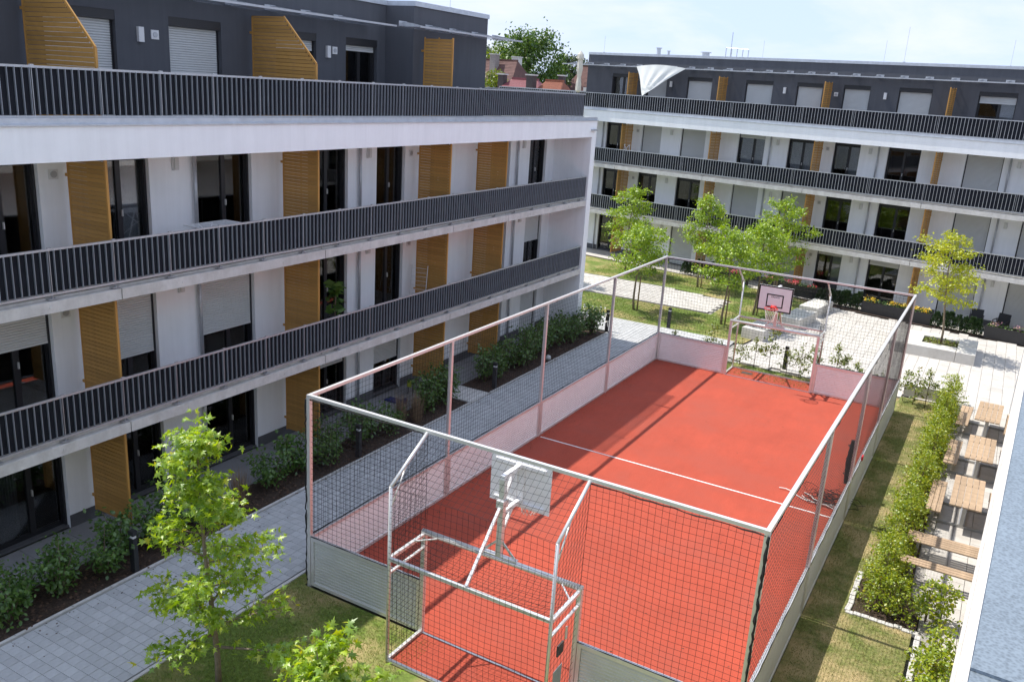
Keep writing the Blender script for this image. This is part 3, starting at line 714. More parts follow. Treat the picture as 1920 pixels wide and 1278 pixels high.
# far block
FARW = []
for k in range(-4, 2): pass
FARW = [(-26.4, -24.8), (-23.3, -21.9), (-20.7, -19.35), (-18.0, -16.42), (-14.35, -12.76), (-11.4, -10.0), (-8.9, -7.53), (-6.13, -4.55), (-2.47, -0.82), (0.5, 1.9), (3.0, 4.4), (5.8, 7.4)]
FAR = dict(u=(-32.0, 10.0), ends=(-32.0, 10.3), near=False, joints=[-32, -27.3, -21.4, -15.5, -9.64, -3.68, 2.28, 8.2, 10.0],
    wins=FARW,
    sh=[[1, 0, .3, 1, 1, 1, 0.10, 0.16, 1, 1, 1, 1], [1, 0, 0, 0, 1, 1, 0, 0, 1, 1, 1, 0], [1, 0, 1, 1, 0.08, 0, 0, 0, 1, 1, 1, 0]],
    cur=[[0] * 6 + [2, 3, 0, 0, 0, 0], [0] * 12, [0, 0, 0, 0, 1, 1, 2, 3, 0, 0, 0, 1]],
    screens=[-27.3, -21.35, -15.45, -9.5, -3.53, 2.42, 8.4], rail=(-31.9, 9.9), rail3=(-31.0, 9.9), p0=-31.5,
    extra_rails=[(-1.5, 9.0, -31.0, 'v')],
    top_screens=[(-21.35, -0.08, -1.1, None, 11.1), (-15.45, -0.08, -1.1, None, 11.1), (-9.5, -0.08, -1.1, None, 11.1), (-3.5, -0.08, -1.1, None, 11.1), (2.42, -0.08, -1.1, None, 11.1)],
    lamps=[(-18.65, None), (-12.0, None), (-7.0, None), (-0.15, None), (5.0, None)], vents=[-21.0, -9.22], pipes=[-23.5, -12.6 + 0.2, -6.57, -0.5 - 0.0, 5.4],
    top=[(-25.1, 10.0, 0.0, [(-23.2, -21.9, 0, 4), (-20.7, -19.35, 1, 0), (-18.0, -16.42, 1, 0), (-14.35, -12.76, 1, 0), (-11.4, -10.0, 1, 0), (-8.9, -7.53, 1, 0), (-6.13, -4.55, 0.92, 0), (-2.47, -0.82, 0.14, 2), (0.5, 1.9, 1, 0), (5.8, 7.4, 1, 0)])],
    canopy=[(-26.4, 10.0, -0.001, -1.0)], br=1.18,
    top_lamps=[(-19.05, 10.55), (-12.05, 10.55), (-7.0 + .25, 10.55)], top_vents=[(-9.25, 10.5)], rods=[(-24.4, 0.6, 1.0), (-14.5, 2.0, 1.0), (-7.6, 1.5, 1.1), (-6.3, 0.5, 1.7), (-1.6, 1.0, 1.2)])
fo = farpt(0, 1.6)
far = build_block('apartment_block', 'white apartment block behind the lawn and plaza, facing the sunlit court end', (fo[0], fo[1], 0), PHI, FAR)
rv = MB()
for (uu, vv, r, h) in ((-21.6, 2.5, 0.13, 0.45), (-21.0, 2.7, 0.07, 0.3), (-18.6, 3, 0.22, 0.3)): rv.tube([(uu, vv, 12.18), (uu, vv, 12.2 + h)], r, 10).tube([(uu, vv, 12.2 + h), (uu, vv, 12.25 + h)], r * 1.5, 10)
rv.build('roof_vent', 'galv', far)
ra = MB()
for q in range(5): ra.tube([(-16.6 + q * 0.35, 1.6, 12.19), (-16.6 + q * 0.35, 1.6, 12.75 - 0.02 * q)], 0.025, 5)
ra.tube([(-16.6, 1.6, 12.75), (-15.2, 1.6, 12.68)], 0.02, 5).tube([(-16.3, 1.6, 12.19), (-16.3, 1.6, 13.6)], 0.02, 5)
ra.build('roof_rail', 'galv', far)

# block on whose roof terrace the camera stands
own = thing('apartment_block', 'zinc-coped white parapet of the block beside the wooden picnic tables', 'apartment block', (0.03, 0, 0), -0.0405)
MB().box(0.13, 0.45, -34, 34.0, 8.15, 8.86).build('parapet', 'render_white', own)
cpn = MB(); ya = -34.0
for yb in (1.86, 7.9, 13.9, 19.9, 25.9, 34.05):
    cpn.box(0.015, 0.62, ya + 0.002, yb - 0.002, 8.872, 8.885); ya = yb
cpn.build('coping', 'coping_near', own)
MB().box(0.006, 0.0145, -34, 34.05, 8.855, 8.888).build('drip_edge', 'concrete', own)
for yb in (1.86, 7.9, 13.9, 19.9): MB().box(0.015, 0.62, yb - 0.012, yb + 0.012, 8.8855, 8.893).build('coping_seam', 'coping_near', own)
MB().box(0.62, 12, -34, 34.0, 8.45, 8.60).build('roof_deck', 'terrace_slab', own)
MB().box(0.05, 1.9, 33.6, 34.0, 0, 8.149).build('end_wall', 'render_white', own)
MB().box(1.75, 2.1, -34, 33.6, 0, 8.449).build('wall', 'render_white', own)
for z in (2.56, 5.41): MB().box(0.06, 1.748, -34, 33.59, z, z + 0.25).build('balcony_slab', 'concrete', own)

# ------------------------------------------------------------------ the caged court
court = sheet('court_floor', [(X0 - 0.02, Y0 - 0.02), (X1 + 0.02, Y0 - 0.02), (X1 + 0.02, Y1 + 0.02), (X0 - 0.02, Y1 + 0.02)], 0.0, 'court')
G0, G1, GH, GD = -8.02, -4.87, 2.09, 1.04
ln = MB(); YC = 21.39
ln.box(X0 + 0.10, X1 - 0.10, YC - 0.025, YC + 0.025, 0.002, 0.004)
ln.build('line_marking', 'line_white', court)
for s, yb in ((-1, Y0), (1, Y1)):
    ya, yc = sorted((yb + s * 0.02, yb + s * (GD + 0.02)))
    tag(MB().box(G0 - 0.03, G1 + 0.03, ya, yc, -0.03, -0.001).build('goal_floor', 'court'), kind='structure')
    MB().box(G0, G1, yb - 0.02, yb + 0.02, 0.001, 0.006).build('line_marking', 'line_white', court)
gr = MB().box(-7.55, -7.15, 31.70, 31.95, 0.0, 0.008); gr.build('drain_cover', 'chimney_dark', court)

cage = thing('ball_court_cage', 'aluminium ball court enclosure with ribbed boards and tall net posts round the red floor', 'sports cage', (0, 0, 0))
PY = [Y0, Y0 + 4.872, YC, Y1 - 4.872, Y1]
for x, sx in ((X0, -1), (X1, 1)):
    for yv in PY:
        o = MB().bar((x, yv, -0.05), (x, yv, HF - 0.03), 0.08, 0.08).build('post', 'alu', cage)
    MB().bar((x, Y0 - 0.04, HF), (x, Y1 + 0.04, HF), 0.07, 0.06).build('top_rail', 'alu', cage)
for yv in (Y0, Y1): MB().bar((X0 + 0.035, yv, HF), (X1 - 0.035, yv, HF), 0.07, 0.06).build('top_rail', 'alu', cage)
# ribbed boards: each panel a framed sheet of horizontal ribs
def board(p, q, parent, outer):
    p = Vector(p); q = Vector(q); d = (q - p); ln_ = d.length; d.normalize(); nrm = Vector((-d.y, d.x, 0))
    fr = MB()
    for (z) in (0.05, HB - 0.035): fr.bar(p + Vector((0, 0, z)), q + Vector((0, 0, z)), 0.075, 0.07)
    for e in (p + d * 0.04, q - d * 0.04): fr.bar(e + Vector((0, 0, 0.085)), e + Vector((0, 0, HB - 0.07)), 0.07, 0.075)
    fo_ = fr.build('board_frame', 'alu', parent)
    rb = MB(); n = 14; z0, z1 = 0.085, HB - 0.07; dz = (z1 - z0) / n
    a = p + d * 0.08; b_ = q - d * 0.08
    prof = [(0.010, 0.0), (0.010, 0.30), (-0.004, 0.42), (-0.004, 0.58), (0.010, 0.70), (0.010, 1.0)]
    pts = [(z0 + (i + t_) * dz, o_) for i in range(n) for (o_, t_) in prof[:-1]] + [(z1, 0.010)]
    for side in (1, -1):
        rb = MB()
        for (za, oa), (zb, ob) in zip(pts[:-1], pts[1:]):
            A = a + nrm * (side * (oa + 0.012)) + Vector((0, 0, za)); Bq = b_ + nrm * (side * (oa + 0.012)) + Vector((0, 0, za))
            Cq = b_ + nrm * (side * (ob + 0.012)) + Vector((0, 0, zb)); Dq = a + nrm * (side * (ob + 0.012)) + Vector((0, 0, zb))
            rb.poly([A, Bq, Cq, Dq] if side < 0 else [A, Dq, Cq, Bq])
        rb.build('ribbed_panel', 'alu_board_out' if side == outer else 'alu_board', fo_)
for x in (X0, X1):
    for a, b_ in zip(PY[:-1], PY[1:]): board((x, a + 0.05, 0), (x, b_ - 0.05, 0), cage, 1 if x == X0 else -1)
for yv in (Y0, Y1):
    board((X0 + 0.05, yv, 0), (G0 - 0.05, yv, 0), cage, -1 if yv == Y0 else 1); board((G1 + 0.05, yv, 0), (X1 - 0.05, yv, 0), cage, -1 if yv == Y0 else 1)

# nets
def strands(polys, r):
    """thin three-sided strands along polylines"""
    VV, FF = [], []; n0 = 0
    offs = np.array([[math.cos(a), math.sin(a)] for a in (0.3, 2.39, 4.49)])
    for P in polys:
        P = np.asarray(P, float); d = P[-1] - P[0]; d /= np.linalg.norm(d)
        a = np.cross(d, [0.577, 0.577, 0.577]); a /= np.linalg.norm(a); b_ = np.cross(d, a)
        V = P[:, None, :] + r * (offs[None, :, 0:1] * a + offs[None, :, 1:2] * b_)
        k = len(P); VV.append(V.reshape(-1, 3))
        i = np.arange(k - 1)[:, None] * 3; j_ = np.arange(3)[None, :]; jn_ = (j_ + 1) % 3
        F = np.stack([i + j_, i + jn_, i + 3 + jn_, i + 3 + j_], -1).reshape(-1, 4) + n0
        FF.append(F); n0 += 3 * k
    return np.concatenate(VV), np.concatenate(FF)
def net_grid(fn_, nu, nv, r, name, parent, mask=None):
    """fn_(i/nu, j/nv) -> point"""
    G_ = np.array([[fn_(i / nu, j / nv) for j in range(nv + 1)] for i in range(nu + 1)])
    polys = [G_[i] for i in range(nu + 1)] + [G_[:, j] for j in range(nv + 1)]
    V, F = strands(polys, r)
    o = link(name, np_mesh(name, V, F, 'net'), parent)
    return tag(o, kind='stuff')
CELL = 0.112; NR = 0.0032
def wob(a, b_, s): return 0.004 * math.sin(a * 1.3 + s) * math.cos(b_ * 2.3 + s)
def flat_net(p, q, z0, z1, out, seed, sag=0.03):
    p = Vector(p); q = Vector(q); ln_ = (q - p).length; nu = int(ln_ / CELL); nv = int((z1 - z0) / CELL)
    def fn_(a, b_):
        e = math.sin(math.pi * a) * math.sin(math.pi * b_)
        w = wob(a * ln_, b_ * 3, seed) * min(1, 8 * a, 8 * (1 - a)) + sag * e
        pt = p.lerp(q, a)
        zz = z0 + (z1 - z0) * b_ - 0.03 * e + (0.010 * math.sin(a * ln_ * 4.1 + seed) if 0 < b_ < 1 else 0)
        return (pt.x + out[0] * w + 0.010 * math.sin(b_ * 7 + a * 5 + seed) * out[1], pt.y + out[1] * w + 0.004 * math.sin(b_ * 4 + a * 5 + seed) * out[0], zz)
    net_grid(fn_, nu, nv, NR, 'ball_net', cage)
zt, zb = HF - 0.04, HB + 0.01
flat_net((X0, Y0, 0), (X0, Y1, 0), zb, zt, (-1, 0), 1)
flat_net((X1, Y0, 0), (X1, Y1, 0), zb, zt, (1, 0), 2)
for yv, s in ((Y0, -1), (Y1, 1)):
    flat_net((X0, yv, 0), (G0, yv, 0), zb, zt, (0, s), 3 + s); flat_net((G1, yv, 0), (X1, yv, 0), zb, zt, (0, s), 6 + s)

def lacing(p, q, r, amp, n, seed):
    p = Vector(p); q = Vector(q); d = (q - p); pts = []; rr_ = random.Random(seed)
    for i in range(n + 1):
        f = i / n; w = Vector((rr_.gauss(0, amp), rr_.gauss(0, amp), rr_.gauss(0, amp)))
        pts.append(p + d * f + w)
    MB().tube(pts, [r * rr_.uniform(0.6, 1.5) for _ in pts], 5).build('net_lacing', 'net', cage)
lacing((X1 + 0.03, Y0 - 0.06, HB), (X1 + 0.03, Y0 - 0.06, HF - 0.05), 0.022, 0.006, 40, 1)
lacing((X1 - 0.04, Y0 - 0.055, 0.05), (X1 - 0.02, Y0 - 0.055, HB), 0.016, 0.005, 14, 9)
lacing((X0 - 0.055, Y0 - 0.04, 0.1), (X0 - 0.05, Y0 - 0.05, HF - 0.05), 0.014, 0.010, 46, 2)
for (a_, b_) in (((X0, Y0 - 0.03), (G0, Y0 - 0.03)), ((G1, Y0 - 0.03), (X1, Y0 - 0.03)), ((X1 + 0.03, Y0), (X1 + 0.03, Y1)), ((X0 - 0.03, Y0), (X0 - 0.03, Y1)), ((X0, Y1 + 0.03), (G0, Y1 + 0.03)), ((G1, Y1 + 0.03), (X1, Y1 + 0.03))):
    ln_ = math.dist(a_, b_)
    lacing((*a_, HF - 0.055), (*b_, HF - 0.055), 0.010, 0.007, int(ln_ * 6), 3); lacing((*a_, HB + 0.01), (*b_, HB + 0.01), 0.008, 0.003, int(ln_ * 5), 4)
def mesh_text(body, size, m):
    cu = bpy.data.curves.new('lettering', 'FONT'); cu.body = body; cu.size = size; cu.extrude = 0.002; cu.align_x = 'CENTER'
    o = bpy.data.objects.new('tmp', cu); col.objects.link(o)
    me = bpy.data.meshes.new_from_object(o.evaluated_get(bpy.context.evaluated_depsgraph_get()))
    bpy.data.objects.remove(o); me.materials.clear(); me.materials.append(MATS[m]); return me

ELB = 3.42
def make_goal(yb, s, label):
    g = thing('goal', label, 'goal', ((G0 + G1) / 2, yb, 0), 0, None)
    cx = (G0 + G1) / 2; hw = (G1 - G0) / 2; yo = s * GD
    for x in (-hw, hw):
        MB().bar((x, 0, -0.03), (x, 0, GH), 0.085, 0.085).build('post', 'alu', g)
        rp_ = MB(); rp_.tube([(x, yo, -0.03), (x, yo, ELB)], 0.032, 8); rp_.tube([(x, yo, ELB), (x, -s * 0.0, HF - 0.01)], 0.032, 8)
        rp_.tube([(x, yo, ELB - 0.42), (x, yo * 0.55, ELB + (HF - ELB) * 0.45)], 0.016, 6)
        rp_.build('bent_upright', 'alu', g, True)
        MB().bar((x, s * 0.045, GH - 0.03), (x, yo - s * 0.03, GH - 0.03), 0.06, 0.06).build('side_bar', 'alu', g)
        MB().bar((x, s * 0.045, 0.03), (x, yo - s * 0.03, 0.03), 0.06, 0.05).build('ground_bar', 'alu', g)
        MB().bar((x, s * 0.045, GH * 0.86), (x, yo - s * 0.03, GH * 0.86 - 0.02), 0.05, 0.03).build('side_bar', 'alu', g)
        MB().bar((x * 0.80, s * 0.05, GH), (x * 0.985, yo * 0.35, GH), 0.025, 0.02).build('corner_brace', 'alu', g)
    MB().tube([(-hw - 0.04, 0, GH + 0.02), (hw + 0.04, 0, GH + 0.02)], 0.055, 12).build('crossbar', 'alu', g, True)
    MB().bar((-hw + 0.03, yo, GH - 0.03), (hw - 0.03, yo, GH - 0.03), 0.06, 0.06).build('rear_bar', 'alu', g)
    MB().bar((-hw + 0.03, yo, 0.03), (hw - 0.03, yo, 0.03), 0.06, 0.05).build('ground_bar', 'alu', g)
    W_ = 2 * hw
    def rear(a, b_): return (-hw + W_ * a + 0.012 * math.sin(b_ * 9 + a * 14), yo + s * (0.03 + 0.05 * math.sin(math.pi * a) * math.sin(math.pi * b_)), 0.05 + (ELB - 0.05) * b_ - 0.03 * math.sin(math.pi * a) * math.sin(math.pi * b_) + 0.008 * math.sin(a * 17))
    net_grid(rear, int(W_ / CELL), int(ELB / CELL), NR, 'goal_net', g)
    def slope(a, b_): return (-hw + W_ * a, yo * (1 - b_), ELB + (HF - 0.04 - ELB) * b_ - 0.06 * math.sin(math.pi * a) * math.sin(math.pi * b_))
    net_grid(slope, int(W_ / CELL), int(math.hypot(GD, HF - ELB) / CELL), NR, 'goal_net', g)
    for x in (-hw, hw):
        def side(a, b_): return (x + 0.02 * math.sin(math.pi * a) * math.sin(9 * b_), yo * (1 - a), 0.05 + (ELB + (HF - ELB) * a - 0.09) * b_)
        net_grid(side, int(GD / CELL), int(ELB / CELL), NR, 'goal_net', g)
    def roof(a, b_): return (-hw + W_ * a, yo * b_, GH - 0.02 - 0.22 * math.sin(math.pi * a) ** 0.6 * math.sin(math.pi * b_))
    net_grid(roof, int(W_ / CELL), int(GD / CELL), NR, 'goal_net', g)
    return g
near_goal = make_goal(Y0, -1, 'aluminium goal built into the court end board beside the young maples')
far_goal = make_goal(Y1, 1, 'aluminium goal built into the court end board beside the saplings and plaza')
# notice plate and lock on the near goal side
MB().box(1.60, 1.606, -0.86, -0.55, 0.62, 1.02).build('notice_plate', 'galv', near_goal)
MB().box(1.60, 1.63, -0.80, -0.60, 1.28, 1.48).build('lock_box', 'chimney_dark', near_goal)
MB().box(1.60, 1.625, -0.52, -0.48, 1.45, 1.68).build('handle', 'alu', near_goal)

def make_basket(yb, s, label):
    # s: direction from the post towards the court
    k = thing('basketball_hoop', label, 'basketball hoop', ((G0 + G1) / 2, yb, GH + 0.075))
    zb_ = GH + 0.075
    Z = lambda z: z - zb_
    mb = MB().box(-0.36, 0.36, -0.05, 0.05, 0.0, 0.02); mb.build('base_plate', 'alu', k)
    MB().bar((0, 0, 0.02), (0, 0, Z(3.62)), 0.10, 0.10).build('post', 'alu', k)
    br = MB(); br.bar((0.05, 0, 0.28), (0.32, 0, 0.02), 0.02, 0.04).bar((-0.05, 0, 0.28), (-0.32, 0, 0.02), 0.02, 0.04); br.build('gusset', 'alu', k)
    a = MB(); yf = s * 0.56
    a.bar((0, -s * 0.05, Z(3.66)), (0, yf, Z(3.66)), 0.08, 0.08)
    a.bar((0, s * 0.05, Z(2.98)), (0, yf, Z(2.98)), 0.07, 0.07)
    a.bar((0, s * 0.05, Z(3.25)), (0, yf * 0.62, Z(3.62)), 0.05, 0.05).bar((0, s * 0.05, Z(2.62)), (0, yf * 0.62, Z(2.95)), 0.05, 0.05)
    a.build('arm', 'board_white', k)
    MB().bar((0, -s * 0.06, Z(3.12)), (0, -s * GD, Z(GH + 0.005)), 0.05, 0.05).box(-0.07, 0.07, -0.09, 0.09, Z(3.10), Z(3.24)).build('strut', 'alu', k)
    yb1, yb2 = sorted((s * 0.60, s * 0.625))
    bd = MB().box(-0.6, 0.6, yb1, yb2, Z(2.85), Z(3.76)).build('backboard', 'board_white', k)
    rf = MB(); yr = s * 0.58
    rf.bar((-0.5, yr, Z(3.66)), (0.5, yr, Z(3.66)), 0.04, 0.06).bar((-0.5, yr, Z(2.93)), (0.5, yr, Z(2.93)), 0.04, 0.06)
    rf.bar((-0.07, yr, Z(2.96)), (-0.07, yr, Z(3.62)), 0.05, 0.04).bar((0.07, yr, Z(2.96)), (0.07, yr, Z(3.62)), 0.05, 0.04)
    rf.build('stiffener', 'board_white', bd)
    fm = MB(); ff = s * 0.6275
    def fr_rect(x0, x1, z0, z1, w):
        for (a0, a1, b0, b1) in ((x0, x1, z0, z0 + w), (x0, x1, z1 - w, z1), (x0, x0 + w, z0 + w, z1 - w), (x1 - w, x1, z0 + w, z1 - w)):
            y1_, y2_ = sorted((s * 0.6255, s * 0.629)); fm.box(a0, a1, y1_, y2_, Z(b0), Z(b1))
    fr_rect(-0.6, 0.6, 2.85, 3.76, 0.05); fr_rect(-0.295, 0.295, 3.0, 3.47, 0.042)
    fm.build('painted_border', 'black_paint', bd)
    tx = link('lettering', mesh_text('VIRDICE', 0.085, 'black_paint'), bd, (0.0, s * 0.627, Z(3.345)), (R(90), 0, 0 if s < 0 else R(180)))
    hp = MB(); yc = s * (0.63 + 0.15 + 0.225); n = 28
    pts = [(0.228 * math.cos(2 * math.pi * i / n), yc + 0.228 * math.sin(2 * math.pi * i / n), Z(3.03)) for i in range(n + 1)]
    hp.tube(pts, 0.013, 6); hp.box(-0.09, 0.09, min(s * 0.63, s * 0.79), max(s * 0.63, s * 0.79), Z(2.995), Z(3.035))
    y1_, y2_ = sorted((s * 0.63, s * 0.655)); hp.box(-0.10, 0.10, y1_, y2_, Z(2.93), Z(3.07))
    hp.build('hoop', 'red_hoop', k, True)
    nt_ = MB(); m_ = 12
    for i in range(m_):
        for sg in (1, -1):
            pp = []
            for q in range(6):
                r_ = 0.225 - 0.10 * (q / 5) ** 0.7; t_ = 2 * math.pi * (i + sg * q * 0.5) / m_
                pp.append((r_ * math.cos(t_), yc + r_ * math.sin(t_), Z(3.02 - 0.09 * q)))
            nt_.tube(pp, 0.006, 3)
    nt_.build('hoop_net', 'rope_white', k)
    return k
make_basket(Y0, 1, 'basketball hoop with white rear-braced backboard on the goal beside the maples')
make_basket(Y1, -1, 'basketball hoop with black-bordered backboard on the goal beside the saplings')

# ropes, net heap and rolled net by the centre line
rg = random.Random(5)
hp = MB()
for i in range(24):
    c0 = Vector((-2.62 + rg.gauss(0, 0.24), 22.35 + rg.gauss(0, 0.26), 0.03)); a0 = rg.uniform(0, 6.28); pts = []
    for q in range(9):
        pts.append((c0.x + 0.26 * math.cos(a0 + q * 0.8) * rg.uniform(0.6, 1.1), c0.y + 0.22 * math.sin(a0 + q * 0.8) * rg.uniform(0.6, 1.1), 0.03 + abs(rg.gauss(0.05, 0.05))))
    hp.tube(pts, 0.007, 4)
tag(hp.build('net_heap', 'net'), 'tangled black spare net heaped on the red floor by the board', 'net')
wr = MB()
for k in range(3):
    pts = [(-2.25 - q * 0.16 + rg.gauss(0, 0.03), 21.75 + 0.12 * k + 0.25 * math.sin(q * 0.9 + k) * 0.4 + q * 0.05, 0.02 + rg.uniform(0, 0.03)) for q in range(11 if k == 0 else 7)]
    wr.tube(pts, 0.014, 5)
tag(wr.build('rope', 'rope_white'), 'loose white rope lying on the red floor beside the net heap', 'rope')
rn = MB(); rn.tube([(X1 - 0.10, YC + 0.15, 0.95), (X1 - 0.12, YC + 0.16, 1.5), (X1 - 0.10, YC + 0.17, 2.1)], [0.05, 0.07, 0.05], 9)
for z_ in (1.2, 1.6, 1.95): rn.tube([(X1 - 0.11 + 0.085 * math.cos(t_), YC + 0.16 + 0.085 * math.sin(t_), z_) for t_ in np.linspace(0, 6.28, 12)], 0.012, 4)
rn.build('rolled_net', 'net', cage)
MB().box(X1 + 0.02, X1 + 0.06, 22.95, 23.12, HB - 0.02, HB + 0.10).build('red_tag', 'rail_red_tag', cage)

# ------------------------------------------------------------------ street furniture
BM = None
def bollard(x, y, lab, h=0.92):
    b = thing('bollard_light', lab, 'bollard', (x, y, 0), 0, 'dark bollard lights')
    MB().box(-0.07, 0.07, -0.05, 0.05, -0.03, h - 0.16).build('post', 'bollard', b)
    MB().box(-0.055, 0.055, -0.04, 0.04, h - 0.16, h - 0.10).build('light_slot', 'lamp_white', b)
    MB().box(-0.07, 0.07, -0.05, 0.05, h - 0.10, h).build('cap', 'bollard', b)
bollard(-13.98, 9.95, 'dark square bollard light among shrubs by the ochre ground-floor screen')
bollard(-14.02, 17.04, 'dark square bollard light by the mulch bed opposite the fence corner post')
bollard(-13.98, 24.15, 'dark square bollard light beside the entry slab across the mulch bed')
bollard(-14.0, 33.62, 'dark square bollard light at the sunlit end of the grey path')
bollard(-6.3, 33.35, 'dark square bollard light among the saplings behind the far goal')
bollard(-12.05, 36.0, 'dark square bollard light on the lawn edge by the court corner post')

def block(name, label, x0, x1, y0, y1, h, rz=0):
    t_ = thing(name, label, 'concrete bench', ((x0 + x1) / 2, (y0 + y1) / 2, 0), rz)
    a, b_ = (x1 - x0) / 2, (y1 - y0) / 2
    MB().bbox(-a, a, -b_, b_, -0.02, h, 0.02).build('block', 'concrete_light', t_)
    return t_
block('concrete_bench', 'pale concrete block bench on lawn edge nearest the far goal', -8.85, -7.85, 36.75, 38.95, 0.47, -0.137)
block('concrete_bench', 'pale concrete block bench in the middle of three along the lawn', -8.02, -7.02, 40.0, 42.3, 0.47, -0.137)
block('concrete_bench', 'pale concrete block bench beside the red-flowered planter', -7.75, -6.80, 43.0, 45.2, 0.47, -0.137)
block('concrete_bench', 'low pale concrete bench outside the court corner behind two saplings', -1.95, -0.75, 33.2, 33.65, 0.45)
pit = thing('tree_pit_bench', 'pale concrete seating box around the yellow-green tree on the plaza', 'concrete planter', (-1.6, 40.6, 0))
P_ = lambda a, b_, c, d, n: MB().bbox(a + 1.6, b_ + 1.6, c - 40.6, d - 40.6, -0.02, 0.46, 0.015).build(n, 'concrete_light', pit)
P_(-3.25, -0.685, 39.28, 40.06, 'seat_block'); P_(-0.67, 0.06, 39.26, 41.98, 'seat_block'); P_(-3.25, -0.685, 41.38, 42.0, 'seat_block'); P_(-3.25, -2.06, 40.075, 41.365, 'seat_block')
MB().box(-2.055 + 1.6, -0.675 + 1.6, 40.065 - 40.6, 41.375 - 40.6, 0.0, 0.36).build('soil', 'soil', pit)
rngp = np.random.default_rng(31); n = 420
Pp = np.stack([rngp.uniform(-0.43, 0.90, n), rngp.uniform(-0.52, 0.75, n), rngp.uniform(0.36, 0.44, n)], 1)
link('ground_cover', leaf_mesh('ground_cover', 'leaf_sapling', Pp, rngp.normal(0, 1, (n, 3)) * np.array([1, 1, .3]), rngp.normal(0, .4, (n, 3)) + np.array([0, 0, 1]), rngp.uniform(0.05, 0.11, n), 'oval', rngp), pit)['kind'] = 'stuff'

# picnic tables
def picnic():
    t_ = thing('picnic_table', '', 'picnic table')
    L_ = 2.1
    pk = MB().bbox(-0.068, 0.068, -L_ / 2, L_ / 2, 0, 0.04, 0.006).mesh('plank', 'wood')
    bk = MB().bbox(-0.055, 0.055, -L_ / 2, L_ / 2, 0, 0.04, 0.006).mesh('plank', 'wood')
    for i in range(5): link('plank', pk, t_, (-0.29 + 0.145 * i, 0, 0.70))
    for sx in (-1, 1):
        for i in range(3): link('plank', bk, t_, (sx * 0.68 + (i - 1) * 0.12, 0, 0.42))
    for yy in (-0.62, 0.62):
        f = MB(); f.bar((0, yy, 0.06), (0, yy, 0.70), 0.09, 0.06).bar((-0.78, yy, 0.035), (0.78, yy, 0.035), 0.06, 0.06)
        f.bar((-0.32, yy, 0.675), (0.32, yy, 0.675), 0.05, 0.045)
        for sx in (-1, 1): f.bar((sx * 0.68, yy, 0.06), (sx * 0.68, yy, 0.395), 0.07, 0.05).bar((sx * 0.50, yy, 0.40), (sx * 0.84, yy, 0.40), 0.05, 0.035)
        f.build('leg_frame', 'steel_frame', t_)
    f = MB().bar((-0.05, -0.62, 0.04), (-0.05, 0.62, 0.04), 0.05, 0.05).bar((0.05, -0.62, 0.04), (0.05, 0.62, 0.04), 0.05, 0.05); f.build('floor_rail', 'galv', t_)
    return t_
pt = picnic()
for i, (x, y, lab) in enumerate([(0.80, 30.85, 'wooden picnic table with steel frame next to the plaza paving'), (0.70, 27.1, 'wooden picnic table with steel frame between two other picnic tables'), (0.55, 23.5, 'wooden picnic table with steel frame next to the two plank benches')]):
    o = pt if i == 0 else copy_tree(pt)
    o.location = (x, y, 0); o.rotation_euler = (0, 0, -0.04 + 0.015 * i); o['label'] = lab; o['group'] = 'wooden picnic tables'
def plank_bench(x, y, w, label):
    t_ = thing('plank_bench', label, 'bench', (x, y, 0), 0.0)
    k = int(w / 0.115)
    pm_ = MB().bbox(-0.95, 0.95, -0.05, 0.05, 0, 0.035, 0.006).mesh('plank', 'wood')
    for i in range(k): link('plank', pm_, t_, (0, (i - (k - 1) / 2) * 0.115, 0.43))
    for sx in (-0.7, 0.7):
        MB().box(sx - 0.03, sx + 0.03, -w / 2 + 0.04, w / 2 - 0.04, 0.39, 0.43).box(sx - 0.03, sx + 0.03, -0.05, 0.05, -0.01, 0.39).build('leg', 'steel_frame', t_)
plank_bench(0.42, 20.7, 0.60, 'wide wooden plank bench between the picnic tables and the narrow bench')
plank_bench(0.40, 19.42, 0.42, 'narrow wooden plank bench next to the end of the hedge')

# kerb stones at the lawn edge
kb = thing('kerb', 'row of small pale granite kerb setts round the end of the hedge bed', 'kerb', (-1.24, 17.22, 0))
km = MB().bbox(-0.055, 0.055, -0.075, 0.075, -0.06, 0.028, 0.010).mesh('sett', 'concrete')
rk = random.Random(8)
for i in range(11): link('sett', km, kb, (rk.uniform(-.01, .01), 0.1 + i * 0.165, rk.uniform(-.01, .01)), (0, 0, rk.uniform(-.08, .08)))
for i in range(9): link('sett', km, kb, (0.04 + i * 0.155, rk.uniform(-.015, .015), rk.uniform(-.01, .01)), (0, 0, R(90) + rk.uniform(-.08, .08)))
for i in range(20): link('sett', km, kb, (1.36 + rk.uniform(-.01, .01), -0.16 - i * 0.165, rk.uniform(-.01, .01)), (0, 0, rk.uniform(-.08, .08)))

